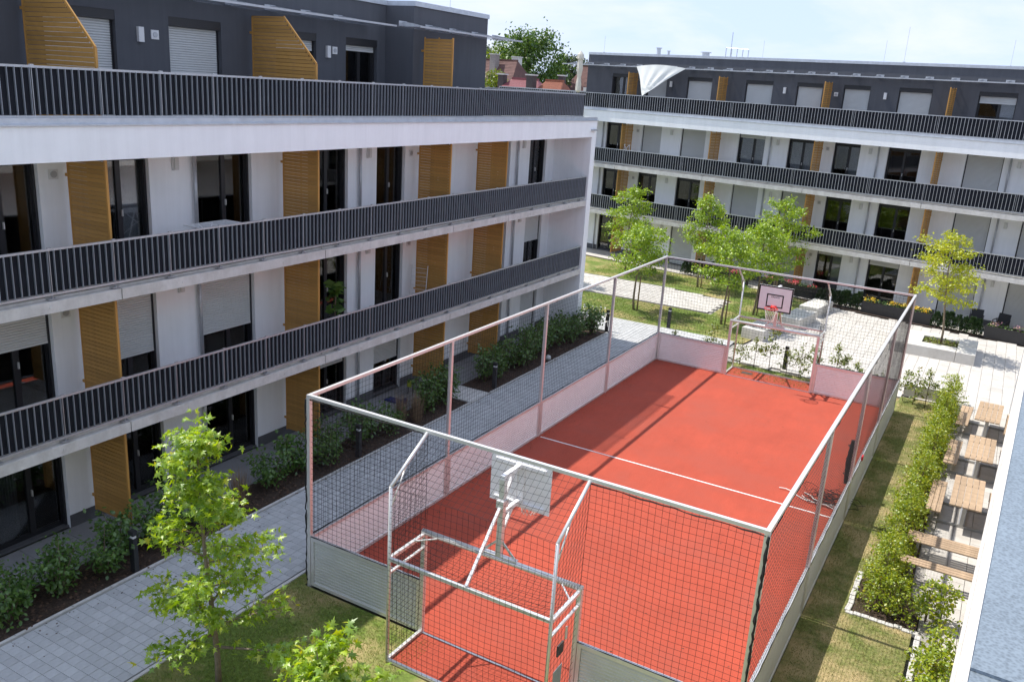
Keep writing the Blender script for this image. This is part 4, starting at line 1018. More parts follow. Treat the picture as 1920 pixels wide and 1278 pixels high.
# planters with flowers
def planter(s0, s1, off, flow, label, seed):
    c = farpt((s0 + s1) / 2, off); t_ = thing('flower_planter', label, 'planter', (c[0], c[1], -0.02), PHI)
    a = (s1 - s0) / 2
    b_ = MB(); b_.box(-a, a, -0.24, -0.20, 0, 0.58).box(-a, a, 0.20, 0.24, 0, 0.58).box(-a, -a + 0.04, -0.20, 0.20, 0, 0.58).box(a - 0.04, a, -0.20, 0.20, 0, 0.58)
    b_.build('trough', 'planter', t_)
    MB().box(-a + 0.04, a - 0.04, -0.20, 0.20, 0.0, 0.5).build('soil', 'soil', t_)
    rng = np.random.default_rng(seed); n = int(260 * (s1 - s0) / 2)
    P = np.stack([rng.uniform(-a + .06, a - .06, n), rng.uniform(-.2, .2, n), rng.uniform(0.5, 0.72, n)], 1)
    link('leaves', leaf_mesh('leaves', 'leaf_shrub', P, rng.normal(0, 1, (n, 3)), rng.normal(0, .5, (n, 3)) + np.array([0, 0, 1]), rng.uniform(.05, .1, n), 'oval', rng), t_)
    n = int(150 * (s1 - s0) / 2); cc = rng.uniform(-a + .1, a - .1, max(4, int((s1 - s0) * 5)))
    P = np.stack([rng.choice(cc, n) + rng.normal(0, .07, n), rng.uniform(-.22, .22, n), rng.uniform(0.62, 0.80, n)], 1); P[:, 0] = np.clip(P[:, 0], -a, a)
    link('flowers', leaf_mesh('flowers', flow, P, rng.normal(0, 1, (n, 3)) * np.array([1, 1, .3]), rng.normal(0, .4, (n, 3)) + np.array([0, -0.5, 1]), rng.uniform(.06, .10, n), 'kite', rng), t_)['kind'] = 'stuff'
planter(-13.35, -11.9, -0.2, 'flower_red', 'black trough planter partly hidden behind the young lawn trees', 61)
planter(-10.9, -7.95, -0.05, 'flower_red', 'black trough planter with red and pink flowers behind the backboard', 62)
planter(-5.35, -2.05, -0.62, 'flower_yellow', 'black trough planter with yellow and orange flowers on the plaza', 63)
planter(0.35, 3.6, -0.72, 'flower_purple', 'black trough planter with purple and cream flowers beside the dark chairs', 64)

# rattan chairs
def chair(s, off, rz, label):
    c = farpt(s, off); t_ = thing('armchair', label, 'chair', (c[0], c[1], -0.02), rz, 'dark terrace chairs')
    MB().box(-0.27, 0.27, -0.26, 0.24, 0.38, 0.44).build('seat', 'rattan', t_)
    b_ = MB(); b_.bar((0, 0.25, 0.44), (0, 0.34, 0.92), 0.54, 0.04, up=(0, 1, 0)); b_.build('backrest', 'rattan', t_)
    for sx in (-1, 1):
        MB().bar((sx * 0.29, -0.26, 0.63), (sx * 0.29, 0.26, 0.65), 0.05, 0.03).build('armrest', 'rattan', t_)
        for yv in (-0.24, 0.22): MB().box(sx * 0.29 - 0.018, sx * 0.29 + 0.018, yv - 0.018, yv + 0.018, 0, 0.62).build('leg', 'rattan', t_)
chair(-0.35, 0.55, PHI + 0.15, 'dark wicker armchair on the far terrace behind the yellow-green tree')
chair(0.72, 0.62, PHI - 0.2, 'dark wicker armchair on the far terrace beside the purple-flowered planter')

# folded parasol and shade sail on the far roof terrace
c = farpt(-24.35, -0.35)
ps = thing('parasol', 'closed cream parasol standing at the end of the far roof terrace', 'parasol', (c[0], c[1], 8.6))
MB().tube([(0, 0, 0), (0, 0, 3.5)], 0.03, 8).build('pole', 'galv', ps, True)
cn = MB(); nn = 20
rr = [(1.15, 0.10), (1.25, 0.27), (1.7, 0.24), (2.0, 0.17), (2.5, 0.28), (3.05, 0.22), (3.1, 0.34), (3.35, 0.28), (3.55, 0.05)]
for (z_, r_) in rr:
    for i in range(nn):
        a_ = 2 * math.pi * i / nn; q = r_ * (1 + 0.18 * (i % 2) - 0.09) * 0.62; cn.v.append((q * math.cos(a_), q * math.sin(a_), z_))
for k in range(len(rr) - 1):
    for i in range(nn): cn.f.append((k * nn + i, k * nn + (i + 1) % nn, (k + 1) * nn + (i + 1) % nn, (k + 1) * nn + i))
cn.build('folded_canopy', 'parasol', ps)
MB().bbox(-0.3, 0.3, -0.3, 0.3, 0, 0.1, 0.01).build('foot', 'concrete', ps)
def FL(s, off, z): p = farpt(s, off); return Vector((p[0], p[1], z))
A, Bp, Cp = FL(-20.95, 0.6, 11.44), FL(-17.62, 0.6, 11.43), FL(-20.05, 0.05, 9.78)
sl = MB(); N_ = 20
V = {}
for i in range(N_ + 1):
    for j in range(N_ + 1 - i):
        a = i / N_; b_ = j / N_; c_ = 1 - a - b_
        t_ = a / max(1e-6, a + c_)
        inset = 0.22 * math.sin(math.pi * b_)
        tt = t_ + (0.5 - t_) * inset * 0.35
        p = (A * (1 - tt) + Bp * tt) * (1 - b_) + Cp * b_
        fold = 0.045 * math.sin(t_ * 24 + 1) * min(1, 3 * b_) * (1 - b_ * 0.4) - 0.12 * math.sin(math.pi * t_) * (1 - b_)
        p = p + Vector((fn[0], fn[1], 0)) * fold + Vector((0, 0, 0.13 * math.sin(math.pi * t_) * (1 - b_) ** 8))
        V[i, j] = len(sl.v); sl.v.append(tuple(p))
for i in range(N_):
    for j in range(N_ - i):
        sl.f.append((V[i, j], V[i + 1, j], V[i, j + 1]))
        if i + j < N_ - 1: sl.f.append((V[i + 1, j], V[i + 1, j + 1], V[i, j + 1]))
tag(sl.build('shade_sail', 'sail', None, True), 'white triangular shade sail hung from the canopy of the far roof terrace', 'shade sail')

# small things on balconies and terraces of the left block
pl = thing('potted_plant', 'tall thin potted plant on the middle balcony behind the railing', 'plant', (-15.75, 18.05, 3.12))
MB().tube([(0, 0, 0), (0, 0, 0.28)], [0.11, 0.15], 12).build('pot', 'chimney_dark', pl)
MB().tube([(0, 0, 0.25), (0.02, 0, 1.1)], 0.02, 6).build('stem', 'bark', pl)
rngq = np.random.default_rng(4); n = 70; Pq = np.stack([rngq.normal(0, .06, n), rngq.normal(0, .06, n), rngq.uniform(0.4, 1.3, n)], 1)
link('leaves', leaf_mesh('leaves', 'leaf_shrub', Pq, np.concatenate([rngq.normal(0, 1, (n, 2)), rngq.uniform(-.5, .5, (n, 1))], 1), rngq.normal(0, .5, (n, 3)) + np.array([0, 0, 1]), rngq.uniform(.2, .34, n) * 1.0, 'kite', rngq), pl)
dr = thing('drying_rack', 'white wire clothes drying rack on the upper balcony', 'drying rack', (-15.45, 13.6, 5.74))
for sx in (-0.27, 0.27):
    MB().bar((sx, -0.5, 0), (-sx, 0.2, 0.80), 0.02).bar((sx, 0.5, 0), (-sx, -0.2, 0.80), 0.02).build('leg', 'lamp_white', dr)
rk_ = MB()
for i in range(9): rk_.tube([(-0.28 + 0.07 * i, -0.6, 0.81), (-0.28 + 0.07 * i, 0.6, 0.81)], 0.006, 5)
for yv in (-0.6, 0, 0.6): rk_.tube([(-0.28, yv, 0.81), (0.28, yv, 0.81)], 0.01, 5)
rk_.build('wire_top', 'lamp_white', dr)
fk = thing('drying_rack', 'folded drying rack leaning against the ochre screen on the middle balcony', 'drying rack', (-16.1, 22.45, 3.12), 0.3)
k_ = MB()
for i in range(7): k_.tube([(-0.25, 0.08 + 0.03, 0.12 + 0.14 * i), (0.25, 0.08 + 0.03, 0.12 + 0.14 * i)], 0.006, 5)
k_.tube([(-0.27, 0, 0), (-0.27, 0.2, 1.05)], 0.012, 6).tube([(0.27, 0, 0), (0.27, 0.2, 1.05)], 0.012, 6)
k_.build('wire_frame', 'lamp_white', fk)
st = thing('stool', 'round dark stool with lime cloth on the ground-floor terrace', 'stool', (-15.75, 21.9, 0.004))
MB().tube([(0, 0, 0.44), (0, 0, 0.48)], 0.19, 18).build('seat', 'rattan', st)
for a_ in (0.5, 2.07, 3.64, 5.21): MB().tube([(0.14 * math.cos(a_), 0.14 * math.sin(a_), 0.44), (0.17 * math.cos(a_), 0.17 * math.sin(a_), 0)], 0.012, 6).build('leg', 'rattan', st)
MB().prism([(-0.12, -0.19), (0.05, -0.21), (0.02, -0.12), (-0.1, -0.1)], 0.3, 0.49).build('cloth', 'lime_cloth', st)
tag(MB().bbox(-0.22, 0.22, -0.16, 0.16, 0, 0.07, 0.03).tube([(0.3, 0.05, 0.03), (0.42, 0.1, 0.08), (0.5, 0.02, 0.03)], [0.06, 0.09, 0.05], 8).build('cushion', 'blue_cloth', None, False, (-15.9, 21.0, 0.004)), 'crumpled dark blue cloth on the ground-floor terrace slabs', 'cloth')
bp_ = bpy.data.meshes.new('ball'); import bmesh
bm = bmesh.new(); bmesh.ops.create_icosphere(bm, subdivisions=3, radius=0.11); bm.to_mesh(bp_); bm.free(); bp_.materials.append(MATS['ball'])
tag(link('football', bp_, None, (-14.02, 28.2, 0.095)), 'scuffed pale football lying in the mulch bed', 'ball')
c = farpt(-21.15, 0.6)
bk = thing('folding_chair', 'pale folding chair leaning by the ochre screen on the far upper balcony', 'chair', (c[0], c[1], 5.97), PHI)
MB().bar((-0.2, 0, 0), (-0.1, 0.05, 0.95), 0.03).bar((0.25, 0, 0), (0.25, 0.05, 0.95), 0.03).build('frame', 'lamp_white', bk)
MB().bar((-0.12, 0.03, 0.55), (0.22, 0.03, 0.9), 0.04, 0.03).bar((-0.15, 0.03, 0.9), (0.25, 0.03, 0.4), 0.04, 0.03).build('slat', 'lamp_white', bk)

# ------------------------------------------------------------------ trees
def maple_prof(g): return max(0.16, (1.0 - 0.86 * g) * (0.88 + 0.26 * math.sin(g * 14.0 + 1.2)))
make_tree('maple_tree', 'young maple with lobed bright green leaves between the grey path and the goal', 'tree', (-9.95, 8.50, 0), 5.0, 0.72, 1.62, 'leaf_maple', 'star', 0.125, 13, 27, 0.055, 7, 0.115, (-0.16, 0.0), 'young maples', nsub=3, elev=(18, 45), prof=maple_prof)
make_tree('maple_tree', 'young maple topped with pale star-shaped leaves in front of the goal corner', 'tree', (-6.35, 7.0, 0), 3.25, 0.6, 1.40, 'leaf_maple', 'star', 0.130, 13, 20, 0.05, 11, 0.12, (-0.05, 0.1), 'young maples', nsub=3, elev=(18, 48), prof=maple_prof)
def round_prof(g): return math.sin(math.pi * min(1.0, 0.25 + 0.72 * g)) ** 0.7
FT = [((-18.4, 46.1), 5.1, 1.75, 'young broadleaf tree farthest along the lawn by the white end wall'),
      ((-14.54, 38.0), 4.3, 1.7, 'young staked tree on the strip of lawn beside the court corner'),
      ((-13.77, 45.3), 5.2, 1.5, 'young staked tree on the far lawn beyond the pale cross path'),
      ((-10.36, 38.4), 4.6, 1.75, 'young staked tree on the lawn behind the goal beside the concrete bench'),
      ((-9.64, 41.27), 4.8, 1.7, 'young staked tree beside the end of the pale cross path'),
      ((-9.9, 45.9), 5.5, 2.1, 'spreading young tree in front of the red-flowered planter'),
      ((-20.6, 42.6 - 2), 4.2, 1.5, 'young tree on the lawn mostly hidden behind the white end wall')]
for i, ((x, y), h, r_, lab) in enumerate(FT):
    make_tree('lawn_tree', lab, 'tree', (x, y, 0), h, 1.75, r_ * 0.77, 'leaf_plane', 'oval', 0.125, 12, 24, 0.06, 40 + i, 0.125, (0.1, 0), 'young trees on the far lawn', stake=True, nsub=5, elev=(15, 50), prof=round_prof)
make_tree('plaza_tree', 'slim tree with yellow-green leaves growing from the concrete seating box', 'tree', (-1.35, 40.75, 0.35), 5.0, 1.75, 1.4, 'leaf_yellow', 'oval', 0.12, 12, 24, 0.05, 77, 0.12, (-0.35, 0), None, nsub=4, elev=(15, 50), prof=round_prof)

# background trees and houses
def big_tree(name, label, x, y, zc, rx, rz, n, m, seed, leaf, z0=0):
    rng = np.random.default_rng(seed); t_ = thing(name, label, 'tree', (x, y, z0))
    mb = MB(); mb.tube([(0, 0, 0), (0.1, 0, zc * 0.5), (0, 0, zc)], [0.45, 0.32, 0.15], 8)
    nb = 110; d = rng.normal(0, 1, (nb, 3)); d /= np.linalg.norm(d, axis=1, keepdims=True); rr_ = rng.uniform(0.45, 1.0, (nb, 1)) ** 0.6
    C = d * rr_ * np.array([rx, rx, rz]) + np.array([0, 0, zc])
    for c_ in C[::4]: mb.tube([(0, 0, zc * 0.55), tuple(c_ * 0.6 + np.array([0, 0, zc * 0.3])), tuple(c_)], [0.16, 0.10, 0.04], 5)
    mb.build('trunk', 'bark', t_, True)
    k = n // nb
    P = np.repeat(C, k, 0) + rng.normal(0, 1, (nb * k, 3)) * np.array([rx, rx, rz]) * 0.13
    link('crown', leaf_mesh('crown', m, P, rng.normal(0, 1, (len(P), 3)), rng.normal(0, .6, (len(P), 3)) + np.array([0, 0, .8]), leaf * rng.uniform(.6, 1.3, len(P)), 'kite', rng), t_)
big_tree('broadleaf_tree', 'big broadleaf tree rising behind the tiled roofs', -51.6, 93, 10.8, 4.6, 5.2, 18000, 'leaf_far', 1, 0.36)
big_tree('broadleaf_tree', 'lime green tree left of the big tree behind the tiled roof ridge', -57.6, 98, 10.9, 3.2, 3.4, 9000, 'leaf_far_lime', 2, 0.32)
big_tree('broadleaf_tree', 'dark olive trees behind the tiled roof next to the grey penthouse wall', -66, 104, 11.4, 4.2, 3.4, 8000, 'leaf_far_dark', 3, 0.36)
big_tree('garden_tree', 'small leafy garden tree in front of the brown tiled roof', -40.0, 66, 9.4, 1.25, 1.4, 4200, 'leaf_far_lime', 4, 0.17)
big_tree('conifer', 'dark distant tree beside the closed parasol', -66.8, 135, 12.6, 3.2, 2.6, 4000, 'leaf_far_dark', 5, 0.4)
def house(name, label, x, y, rz, w, d, hw, hr, m, hip=0.0, chim=(), vents=()):
    t_ = thing(name, label, 'house', (x, y, 0), rz)
    MB().box(-w / 2, w / 2, -d / 2, d / 2, 0, hw).build('wall', 'house_wall', t_)
    rf = MB(); e = 0.4; zr = hw + hr
    for s in (-1, 1):
        a = [(-w / 2 - e, s * (d / 2 + e), hw - 0.2), (w / 2 + e, s * (d / 2 + e), hw - 0.2), (w / 2 + e - hip, 0, zr), (-w / 2 - e + hip, 0, zr)]
        rf.poly(a if s < 0 else a[::-1])
        b_ = [(s * (w / 2 + e), -d / 2 - e, hw - 0.2), (s * (w / 2 + e), d / 2 + e, hw - 0.2), (s * (w / 2 + e - hip), 0, zr)]
        rf.poly(b_ if s > 0 else b_[::-1])
    ro = rf.build('roof', m, t_)
    # tile courses as proud strips
    tl = MB(); n = 38
    for s in (-1,):
        for i in range(n):
            f = i / n; ya = s * (d / 2 + e) * (1 - f); za = hw - 0.2 + (hr + 0.2) * f; hh = hip * f
            yb_ = s * (d / 2 + e) * (1 - f - 0.9 / n); zb_ = hw - 0.2 + (hr + 0.2) * (f + 0.9 / n)
            xa, xb = -w / 2 - e + hh + .05, w / 2 + e - hh - .05
            tl.poly([(xa, ya, za + 0.045), (xb, ya, za + 0.045), (xb, yb_, zb_ + 0.02), (xa, yb_, zb_ + 0.02)])
            tl.poly([(xa, ya, za), (xb, ya, za), (xb, ya, za + 0.045), (xa, ya, za + 0.045)])
    tag(tl.build('tile_courses', m, ro), kind='stuff')
    MB().bar((-w / 2 - e + hip, 0, zr + 0.04), (w / 2 + e - hip, 0, zr + 0.04), 0.25, 0.14).build('ridge', m, ro)
    for (cx, cy, ch, cw, cm_) in chim:
        co = MB().box(cx - cw / 2, cx + cw / 2, cy - cw / 2, cy + cw / 2, hw, zr + ch).build('chimney', cm_, ro)
        MB().box(cx - cw / 2 - .08, cx + cw / 2 + .08, cy - cw / 2 - .08, cy + cw / 2 + .08, zr + ch + 0.001, zr + ch + 0.1).build('chimney_cap', 'concrete', co)
    for (cx, f) in vents:
        yv = -(d / 2 + e) * (1 - f); zv = hw - 0.2 + (hr + 0.2) * f
        MB().box(cx - .2, cx + .2, yv - .25, yv + .5, zv, zv + 0.35).build('skylight', 'galv', ro)
    return t_
house('house', 'house with large brown tiled roof, two chimneys and small skylights', -53.7, 86, R(-6), 14, 11, 6.6, 5.8, 'tile_red', 2.6, [(2.4, -1.0, 0.5, 0.75, 'chimney'), (4.4, 0.4, 0.35, 0.8, 'house_wall')], [(1.2, 0.55), (4.3, 0.60)])
house('house', 'low hipped plum roof with a dark chimney just beyond the far terrace', -35.8, 64, R(-4), 6.6, 6, 7.8, 2.6, 'tile_plum', 2.45, [(-2.0, -0.4, 0.25, 0.55, 'chimney_dark')])
house('house', 'low orange tiled roof beside the plum roof with dark chimneys', -32.6, 63, R(-4), 3.4, 6, 7.8, 2.6, 'tile_orange', 1.3, [(-1.6, -0.9, 0.30, 0.6, 'chimney_dark'), (0.3, 0.6, 0.4, 0.45, 'chimney_dark')])
hB = house('house', 'distant house with dark tiled roof, white gable strip and small window', -41.5, 97, R(-8), 10, 9, 9.2, 3.3, 'tile_red', 0.0)
MB().box(-1.5, 3.2, -5.6, -4.3, 9.1, 10.1).build('dormer', 'house_wall', hB)
MB().box(1.9, 2.5, -5.63, -5.601, 9.3, 9.9).build('window', 'frame_dark', hB)

# ------------------------------------------------------------------ shrubs, hedges, saplings
def shrub_proto(m, rx, h, n, leaf, shape, seed, stem='bark'):
    rng = np.random.default_rng(seed); mb = MB(); C, D = [], []
    for i in range(9):
        az = i * 2.4 + rng.uniform(-.3, .3); r_ = rx * rng.uniform(0.3, 1.0); hh = h * rng.uniform(0.55, 1.0)
        e = Vector((math.cos(az) * r_, math.sin(az) * r_, hh)); p1 = e * 0.5 + Vector((0, 0, 0.1 * h))
        mb.tube([(0, 0, -0.02), p1, e], [0.014, 0.010, 0.004], 5)
        for q in np.linspace(0.25, 1, 7):
            p = p1 * (2 * q * (1 - q)) + e * (q * q) if q < 1 else e
            C.append(tuple(p)); D.append((math.cos(az), math.sin(az), 0.2))
    return mb.mesh('stems', stem, True), cluster_leaves('foliage', m, C, D, max(3, n // len(C)), rx * 0.22, leaf, shape, rng, droop=0.2)
SP = [shrub_proto('leaf_shrub', 0.50, 1.15, 620, 0.11, 'oval', 100 + i) for i in range(5)]
shl = ['dense dark green leafy shrub in the shaded mulch bed']
ORD = 'first second third fourth fifth sixth seventh eighth ninth tenth eleventh twelfth thirteenth fourteenth fifteenth sixteenth seventeenth eighteenth nineteenth twentieth twenty-first twenty-second twenty-third'.split()
def put(protos, name, label, cat, x, y, sc, i, group, z=0.0):
    st_, fo_ = protos[i % len(protos)]
    t_ = thing(name, label, cat, (x, y, z), (i * 1.7) % 6.28, group); t_.scale = (sc, sc, sc * (0.92 + 0.16 * ((i * 7) % 5) / 5))
    link('stems', st_, t_); link('foliage', fo_, t_)
rs = random.Random(12)
idx = 0
G_A = 'shrubs in the mulch bed by the left block'
near_sh = [(-14.75, 6.9, 1.0), (-14.25, 7.5, 0.95), (-14.7, 8.0, 0.85), (-14.35, 8.6, 0.9), (-14.75, 8.9, 0.8), (-14.3, 9.5, 0.9), (-14.65, 10.1, 1.05), (-14.55, 10.9, 1.1), (-14.7, 11.5, 0.9), (-14.4, 12.0, 0.8),
    (-14.5, 14.3, 1.0), (-14.6, 15.2, 1.1), (-14.3, 16.1, 1.0), (-14.7, 16.6, 0.9), (-14.4, 17.5, 1.1), (-14.6, 18.2, 1.0), (-14.3, 18.8, 0.8), (-14.5, 20.9, 1.1), (-14.7, 21.4, 1.0), (-14.4, 21.8, 1.15), (-14.75, 22.0, 0.9)]
for (x, y, sc) in near_sh[::-1]:
    put(SP, 'leafy_shrub', ORD[idx] + ' green mulch-bed shrub from the entry slab towards the near maple', 'shrub', x, y, sc, idx, G_A); idx += 1
for k in range(15):
    y = 24.5 + k * 0.58; put(SP, 'leafy_shrub', ORD[k] + ' green mulch-bed shrub from the entry slab towards the rose shrub', 'shrub', -14.55 + rs.uniform(-0.3, 0.3), y, rs.uniform(0.85, 1.2), idx, G_A); idx += 1
rngw = np.random.default_rng(9); n = 130
rw = thing('flowering_shrub', 'rose shrub with white and peach blooms at the sunlit end of the bed', 'shrub', (-14.45, 32.9, 0))
link('stems', SP[1][0], rw); link('foliage', SP[1][1], rw)
Pw = np.stack([rngw.normal(0, .35, n), rngw.normal(0, .35, n), rngw.uniform(.4, 1.15, n)], 1)
link('blooms', leaf_mesh('blooms', 'flower_white', Pw, rngw.normal(0, 1, (n, 3)), rngw.normal(0, .5, (n, 3)) + np.array([0, -.3, 1]), rngw.uniform(.08, .13, n), 'kite', rngw), rw)['kind'] = 'stuff'
# dry ornamental grass clumps
def grass_clump(x, y, label, seed):
    rng = np.random.default_rng(seed); mb = MB()
    for i in range(170):
        a = rng.uniform(0, 6.28); r_ = rng.uniform(0, 0.16); l_ = rng.uniform(0.6, 1.05); d = rng.uniform(0.02, 0.3)
        p = Vector((r_ * math.cos(a), r_ * math.sin(a), 0)); e = p + Vector((math.cos(a) * d, math.sin(a) * d, l_)); m_ = (p + e) / 2 + Vector((0, 0, 0.08))
        w = Vector((-math.sin(a), math.cos(a), 0)) * 0.006
        mb.poly([p - w, p + w, m_ + w * 0.8, m_ - w * 0.8]); mb.poly([m_ - w * .8, m_ + w * .8, e])
    t_ = thing('grass_clump', label, 'ornamental grass', (x, y, -0.01)); mb.build('blades', 'dry_grass', t_)
grass_clump(-14.45, 13.2, 'dry tan ornamental grass clump in the mulch bed by the fence corner post', 1)
grass_clump(-14.6, 19.7, 'dry tan ornamental grass clump in the mulch bed opposite the stool', 2)
grass_clump(-14.3, 20.1, 'small dry tan grass clump at the path side of the mulch bed', 3)
# bark chips
rngc = np.random.default_rng(21); n = 5200
Pc = np.stack([rngc.uniform(-15.0, -13.86, n), rngc.uniform(5.5, 33.2, n), rngc.uniform(-0.01, 0.012, n)], 1)
Pc = Pc[(Pc[:, 1] < 22.4) | (Pc[:, 1] > 23.75)]; Pc[:, 0] += np.where(rngc.uniform(size=len(Pc)) < 0.03, 0.25, 0)
n = len(Pc)
tag(link('bark_mulch', leaf_mesh('bark_mulch', 'bark_chip', Pc, rngc.normal(0, 1, (n, 3)) * np.array([1, 1, .15]), rngc.normal(0, .3, (n, 3)) + np.array([0, 0, 1]), rngc.uniform(.04, .10, n), 'kite', rngc)), 'brown bark mulch chips in the planting bed', 'mulch', kind='stuff')

# hedges
def hedge(label, pts, w, h, n, seed, leaf=0.085, m='leaf_hedge'):
    rng = np.random.default_rng(seed); t_ = thing('hedge', label, 'hedge', (pts[0][0], pts[0][1], 0))
    P0 = np.array(pts, float); seg = np.linalg.norm(np.diff(P0, axis=0), axis=1); cum = np.concatenate([[0], np.cumsum(seg)]); LN = cum[-1]
    mb = MB(); C, D = [], []
    nb = int(LN * 7.0)
    for i in range(nb):
        s_ = LN * (i + rng.uniform(0, 1)) / nb; k = min(len(seg) - 1, np.searchsorted(cum, s_, 'right') - 1); c_ = P0[k] + (P0[k + 1] - P0[k]) * (s_ - cum[k]) / seg[k] - P0[0]
        lump = 0.80 + 0.22 * math.sin(s_ * 2.1 + seed) + 0.12 * math.sin(s_ * 5.3)
        b0 = Vector((c_[0] + rng.uniform(-.1, .1), c_[1], 0)); hh = h * lump * rng.uniform(0.8, 1.12)
        mb.tube([b0, b0 + Vector((0, 0, hh * 0.9))], [0.014, 0.004], 5)
        for q in range(24):
            f = rng.uniform(0.06, 1.0); a = rng.uniform(0, 6.28); r_ = w * 0.5 * (1.12 - 0.75 * f) * rng.uniform(0.35, 1.1) * (0.8 + 0.3 * lump)
            C.append((b0.x + math.cos(a) * r_, b0.y + math.sin(a) * r_, hh * f)); D.append((math.cos(a), math.sin(a), 0.25))
            if q % 4 == 0: mb.tube([(b0.x, b0.y, hh * f * 0.8), C[-1]], [0.006, 0.003], 4)
    mb.build('stems', 'bark', t_)
    link('foliage', cluster_leaves('foliage', m, C, D, max(3, n // len(C)), 0.055, leaf, 'oval', rng, droop=0.15, upb=0.9), t_)
hedge('long bright green beech hedge between the lawn strip and the picnic tables', [(-0.15, 17.6), (-0.70, 17.65), (-0.74, 18.6), (-0.66, 22), (-0.52, 28), (-0.45, 33.6)], 0.82, 1.08, 28500, 5, 0.068)
hedge('short loose hedge bush beside the coping and the kerb setts', [(0.55, 12.6), (0.50, 14.2), (0.42, 16.2)], 0.9, 1.15, 5200, 6, 0.08)
hedge('sparse low beech bush at the inner end of the hedge bed beside the narrow bench', [(0.02, 17.75), (0.55, 17.9)], 0.7, 0.95, 900, 8)

def sapling_proto(seed, h=1.25):
    rng = np.random.default_rng(seed); mb = MB(); C, D = [], []
    mb.tube([(0, 0, -0.02), (0.03, 0, h * 0.5), (0.0, 0.02, h)], [0.014, 0.009, 0.003], 5)
    for i in range(11):
        f = rng.uniform(0.12, 0.95); a = i * 2.4; l_ = 0.34 * (1.1 - f) + 0.06
        p = Vector((0, 0, h * f)); e = p + Vector((math.cos(a) * l_, math.sin(a) * l_, l_ * 0.55)); mb.tube([p, e], [0.006, 0.002], 4)
        for q in (0.4, 0.7, 1): C.append(tuple(p.lerp(e, q))); D.append((math.cos(a), math.sin(a), .3))
    for q in (0.8, 0.9, 1.0): C.append((0, 0, h * q)); D.append((.3, .2, .6))
    return mb.mesh('stems', 'bark', True), cluster_leaves('foliage', 'leaf_sapling', C, D, 7, 0.05, 0.085, 'oval', rng, droop=0.1)
SA = [sapling_proto(200 + i, 1.1 + 0.12 * (i % 3)) for i in range(4)]
for i, (x, y, sc) in enumerate([(-7.9, 32.75, 1.0), (-7.35, 32.8, 0.95), (-6.75, 32.75, 1.2), (-6.1, 32.8, 0.9), (-5.6, 32.65, 1.15), (-5.15, 32.7, 1.1)]):
    put(SA, 'sapling', ORD[i] + ' thin sapling behind the far goal, counted from its path-side post', 'sapling', x, y, sc, i, 'saplings behind the far goal')
for i, (x, y, sc) in enumerate([(-4.3, 32.6, 1.25), (-4.0, 32.5, 0.9), (-3.6, 32.6, 1.0), (-2.7, 32.6, 0.8)]):
    put(SA, 'sapling', ORD[i] + ' sapling behind the end board between the far goal and plaza corner', 'sapling', x, y, sc, i + 1, 'saplings behind the far end board')
for i, (x, y, sc) in enumerate([(-9.1, 32.7, 1.0), (-10.6, 32.6, 0.85), (-8.7, 32.8, 0.7)]):
    put(SA, 'sapling', ('middle-sized', 'outermost', 'smallest')[i] + ' sapling behind the end board between the far goal and path corner', 'sapling', x, y, sc, i + 2, 'saplings by the court corner')
for i, (x, y, sc) in enumerate([(-1.55, 32.3, 1.3), (-1.15, 32.25, 1.1), (-1.9, 32.5, 0.8)]):
    put(SA, 'sapling', ('tallest', 'middle-sized', 'smallest')[i] + ' sapling in front of the low concrete bench outside the court corner', 'sapling', x, y, sc, i, 'saplings by the low bench')
# clipped dark evergreens before the far terrace
def yew_proto(seed):
    rng = np.random.default_rng(seed); n = 420; f = rng.uniform(0, 1, n) ** 0.8; a = rng.uniform(0, 6.28, n); r_ = 0.20 * (1.08 - f ** 1.6) * rng.uniform(0.5, 1.1, n) + 0.02
    P = np.stack([np.cos(a) * r_, np.sin(a) * r_, 0.03 + f * 0.78], 1)
    fo_ = leaf_mesh('foliage', 'leaf_yew', P, np.stack([np.cos(a), np.sin(a), np.full(n, 0.9)], 1) + rng.normal(0, .3, (n, 3)), np.stack([np.cos(a), np.sin(a), np.full(n, .3)], 1) + rng.normal(0, .4, (n, 3)), rng.uniform(.07, .13, n), 'kite', rng)
    return MB().tube([(0, 0, -0.02), (0, 0, 0.7)], [0.02, 0.008], 5).mesh('stems', 'bark'), fo_
YW = [yew_proto(300 + i) for i in range(3)]
def yews(s0, s1, n, off, label, group):
    for i in range(n):
        s_ = s0 + (s1 - s0) * i / (n - 1) + rs.uniform(-.05, .05); p = farpt(s_, off + rs.uniform(-.05, .05))
        put(YW, 'evergreen_shrub', ORD[i] + ' ' + label, 'shrub', p[0], p[1], rs.uniform(0.85, 1.15), i, group)
yews(-7.6, -5.6, 8, -0.55, 'small dark evergreen counted from the red-flowered planter to the yellow-flowered one', 'evergreens between the planters')
yews(-1.75, 0.1, 7, -0.80, 'small dark evergreen counted from the yellow-flowered planter past the wicker armchairs', 'evergreens by the armchairs')
yews(-15.7, -13.6, 6, -0.35, 'small dark evergreen of the row behind the lawn trees, towards the red planters', 'evergreens behind the lawn')

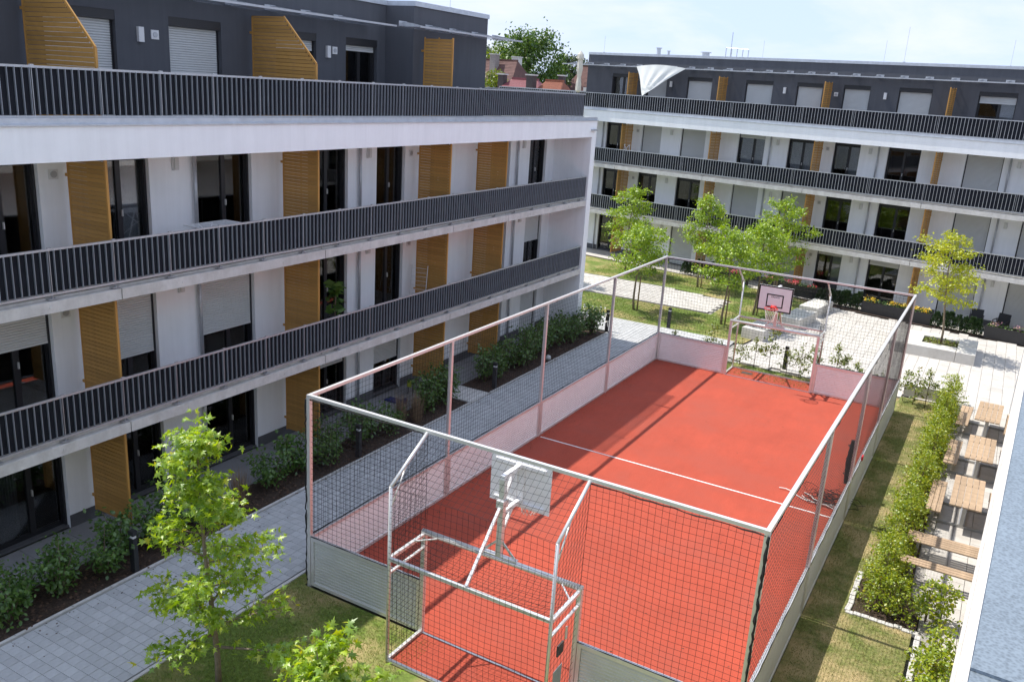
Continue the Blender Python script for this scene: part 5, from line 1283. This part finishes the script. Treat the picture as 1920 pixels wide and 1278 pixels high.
# ------------------------------------------------------------------ grass blades
def blades(rects, dens, ln_, wd, seed, name, m='grass_blade'):
    rng = np.random.default_rng(seed); Ps = []
    for (x0, x1, y0, y1) in rects:
        k = int((x1 - x0) * (y1 - y0) * dens); Ps.append(np.stack([rng.uniform(x0, x1, k), rng.uniform(y0, y1, k), np.full(k, -0.014)], 1))
    P = np.concatenate(Ps); n = len(P)
    a = rng.uniform(0, 6.28, n); l_ = ln_ * rng.uniform(0.5, 1.3, n); b_ = rng.uniform(0.1, 0.9, n) * l_
    e = P + np.stack([np.cos(a) * b_, np.sin(a) * b_, l_ * 0.8], 1); c_ = rng.uniform(0, 6.28, n); w = np.stack([np.cos(c_), np.sin(c_), np.zeros(n)], 1) * wd
    V = np.stack([P - w, P + w, e], 1).reshape(-1, 3); F = np.arange(3 * n).reshape(-1, 3)
    return tag(link(name, np_mesh(name, V, F, m)), 'short mown lawn grass', 'grass', kind='stuff')
blades([(-11.15, -7.6, 6.5, 11.5), (-11.15, -10.9, 11.5, 13)], 1500, 0.05, 0.005, 1, 'lawn_grass')
blades([(-1.95, -0.9, 17.2, 32.9), (-1.95, 0.0, 12.8, 17.2), (-3.5, -1.95, 10.5, 11.5)], 1100, 0.05, 0.005, 2, 'lawn_grass', 'grass_dry')
blades([(-20, -9.0, 36.1, 39.7), (-20, -11.0, 44.4, 47.5), (-11.0, -9.0, 39.7, 46.5), (-9, -8.2, 39, 45), (-10.6, -2.2, 31.4, 32.6)], 330, 0.07, 0.009, 3, 'lawn_grass')

# stray leaves and dirt along the boards and on the path
rngl = np.random.default_rng(77); n = 260
Pl = np.concatenate([np.stack([X0 + 0.06 + np.abs(rngl.normal(0, .25, n)), rngl.uniform(Y0 + .2, Y1 - .2, n), np.full(n, 0.008)], 1),
                     np.stack([X1 - 0.06 - np.abs(rngl.normal(0, .25, n)), rngl.uniform(Y0 + .2, Y1 - .2, n), np.full(n, 0.008)], 1),
                     np.stack([rngl.uniform(X0, X1, 70), rngl.uniform(Y0, Y1, 70), np.full(70, 0.008)], 1),
                     np.stack([-13.8 + np.abs(rngl.normal(0, .35, n)), rngl.uniform(6.5, 31, n), np.full(n, 0.006)], 1)])
n = len(Pl)
tag(link('leaf_litter', leaf_mesh('leaf_litter', 'bark_chip', Pl, rngl.normal(0, 1, (n, 3)) * np.array([1, 1, .05]), rngl.normal(0, .15, (n, 3)) + np.array([0, 0, 1]), rngl.uniform(.02, .055, n), 'kite', rngl)), 'scattered dry leaf bits on the court and path', 'leaf litter', kind='stuff')
